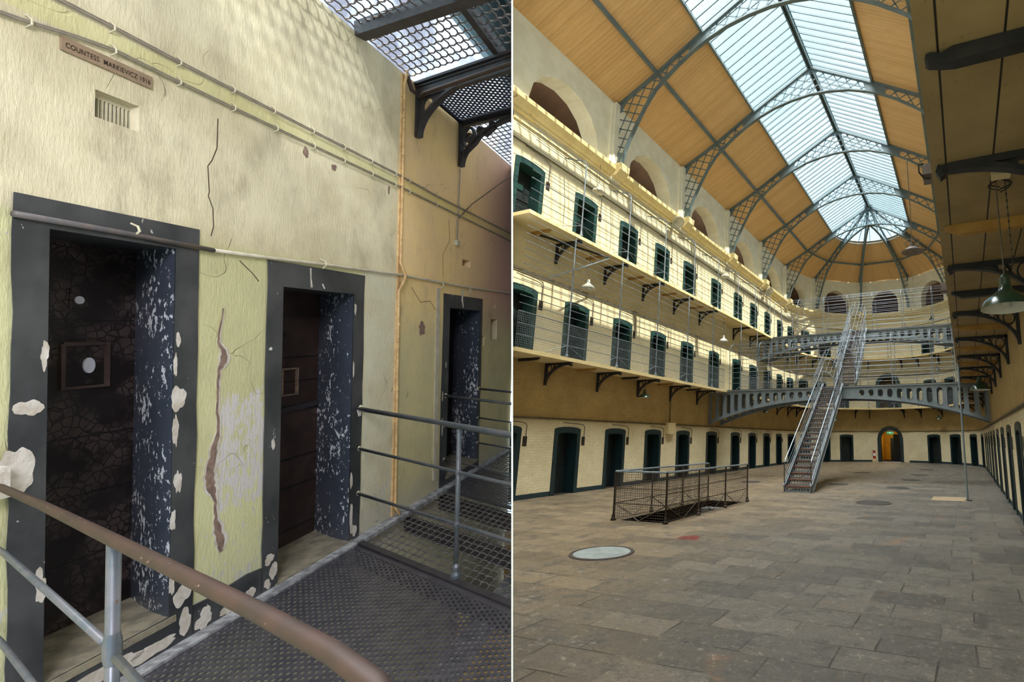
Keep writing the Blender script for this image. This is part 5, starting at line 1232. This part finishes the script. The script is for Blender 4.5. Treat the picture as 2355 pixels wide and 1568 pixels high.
# ---- the level below and above
mb = MB(); mb.box((-3,-4,-3.3),(9,TW,-3.2)); struct(LB(mb, 'floor_lower', 'olive'), 'yellowish floor of the level below seen through the mesh', 'floor')
mb = MB(); mb.box((5.4,-.2,-3.0),(5.5,2.4,-1.2)); mb.box((6.6,-.4,-3.0),(6.7,2.4,-1.0))
tag(LB(mb, 'lower_partition', 'pipe_orange', loc=(5.5,1,-3)), 'ochre partition wall one level below the mesh floor', 'partition')
t = lthing('lower_beams', (4.6,1,-.4), 'dark and pale iron beams carrying the mesh floor', 'beams')
for p in (4.0, 4.6, 5.16):
    mb = MB(); mb.bar(sk(p,0,-.12), sk(p,2.9,-.12), .03, .14); LB(mb, 'cross_beam', 'girder', t)
mb = MB(); mb.bar(Vector((3.6,1.75,-.9)), Vector((6.9,1.75,-.9)), .22, .05); LB(mb, 'pale_ledge', 'dust', t)
mb = MB(); mb.bar(Vector((2.4,.9,-1.3)), Vector((6.9,.9,-1.3)), .25, .05); LB(mb, 'pale_ledge', 'dust', t)
t = lthing('upper_beams', (4,0,6.8), 'pale iron beams of the roof high above the landing', 'beams')
for s in (2.0, 3.5, 5.0, 6.5):
    mb = MB(); mb.bar(Vector((s,2.5,7.3)), Vector((s-1.5,-4,7.3)), .12, .2); LB(mb, 'roof_beam', 'steel', t)
mb = MB(); mb.box((4.2,2.3,6.6),(8.8,3.2,6.9)); mb.box((1.0,3.3,5.6),(9,3.4,8.2)); LB(mb, 'upper_ledge', 'truss', t)

def lav():
    t = NT('pale_upper_wall'); v = t.co('Object', (1,1,.6)); n = t.noise(v, 1.1, 5, .6, .6)
    return t.fin(t.mix(t.ss(n, .38, .62), srgb(228,226,236), srgb(140,136,150)), .9)
mb = MB(); mb.box((9.6,2.0,2.0),(9.7,12,14)); struct(LB(mb, 'wall_upper_far', lav()), 'pale lavender white wall far beyond the overhead mesh', 'wall')
# ================================================================== light
w = bpy.data.worlds.new('sky'); sc.world = w; w.use_nodes = True; nt = w.node_tree; nt.nodes.clear()
o_ = nt.nodes.new('ShaderNodeOutputWorld'); bg = nt.nodes.new('ShaderNodeBackground'); nt.links.new(bg.outputs[0], o_.inputs[0])
tcw = nt.nodes.new('ShaderNodeTexCoord'); nz = nt.nodes.new('ShaderNodeTexNoise'); nz.inputs['Scale'].default_value = 2.5; nz.inputs['Detail'].default_value = 4; nt.links.new(tcw.outputs['Generated'], nz.inputs['Vector'])
mr = nt.nodes.new('ShaderNodeMapRange'); mr.inputs[1].default_value = .4; mr.inputs[2].default_value = .65; nt.links.new(nz.outputs['Fac'], mr.inputs[0])
mx = nt.nodes.new('ShaderNodeMix'); mx.data_type = 'RGBA'; nt.links.new(mr.outputs[0], mx.inputs[0]); mx.inputs[6].default_value = (.50,.80,1.0,1); mx.inputs[7].default_value = (.72,.93,1.0,1); nt.links.new(mx.outputs[2], bg.inputs[0])
bg.inputs[1].default_value = 1.4
def sun(name, d, e, ang, col):
    l = bpy.data.lights.new(name, 'SUN'); l.energy = e; l.angle = R(ang); l.color = col; o = bpy.data.objects.new(name, l); C.objects.link(o)
    o.rotation_euler = Vector(d).normalized().to_track_quat('-Z', 'Y').to_euler(); return o
sun('sun', (-1, .22, -1.2), 7, .6, (1, .93, .78))
sun('soft_fill_sun', (.05, .12, -1), 20, 70, (1, .97, .92))  # added second sun, a broad overhead fill that brightens the interiors
al = bpy.data.lights.new('landing_fill_light', 'AREA'); al.energy = 128; al.size = 2.0; al.spread = R(95); al.color = (.97,.96,1); ao = bpy.data.objects.new('landing_fill_light', al); C.objects.link(ao)  # added out-of-view area lamp, imitates daylight on the landing wall
lp_, lt_ = ML@Vector((-3.6,-1.55,4.4)), ML@Vector((3.9,2.48,1.5)); ao.location = lp_; ao.rotation_euler = (lt_-lp_).to_track_quat('-Z','Y').to_euler()
sp = bpy.data.lights.new('wall_patch_spot', 'SPOT'); sp.energy = 1000; sp.spot_size = R(15); sp.spot_blend = .7; sp.shadow_soft_size = .12; sp.color = (.95,1,.98); so = bpy.data.objects.new('wall_patch_spot', sp); C.objects.link(so)  # added spot, makes the pale daylight patch high on the landing wall
lp_, lt_ = ML@Vector((.3,.35,6.4)), ML@Vector((3.42,2.48,3.22)); so.location = lp_; so.rotation_euler = (lt_-lp_).to_track_quat('-Z','Y').to_euler()
vs = sc.view_settings; vs.view_transform = 'Standard'; vs.look = 'None'; vs.exposure = .35; vs.gamma = 1; vs.use_curve_mapping = False
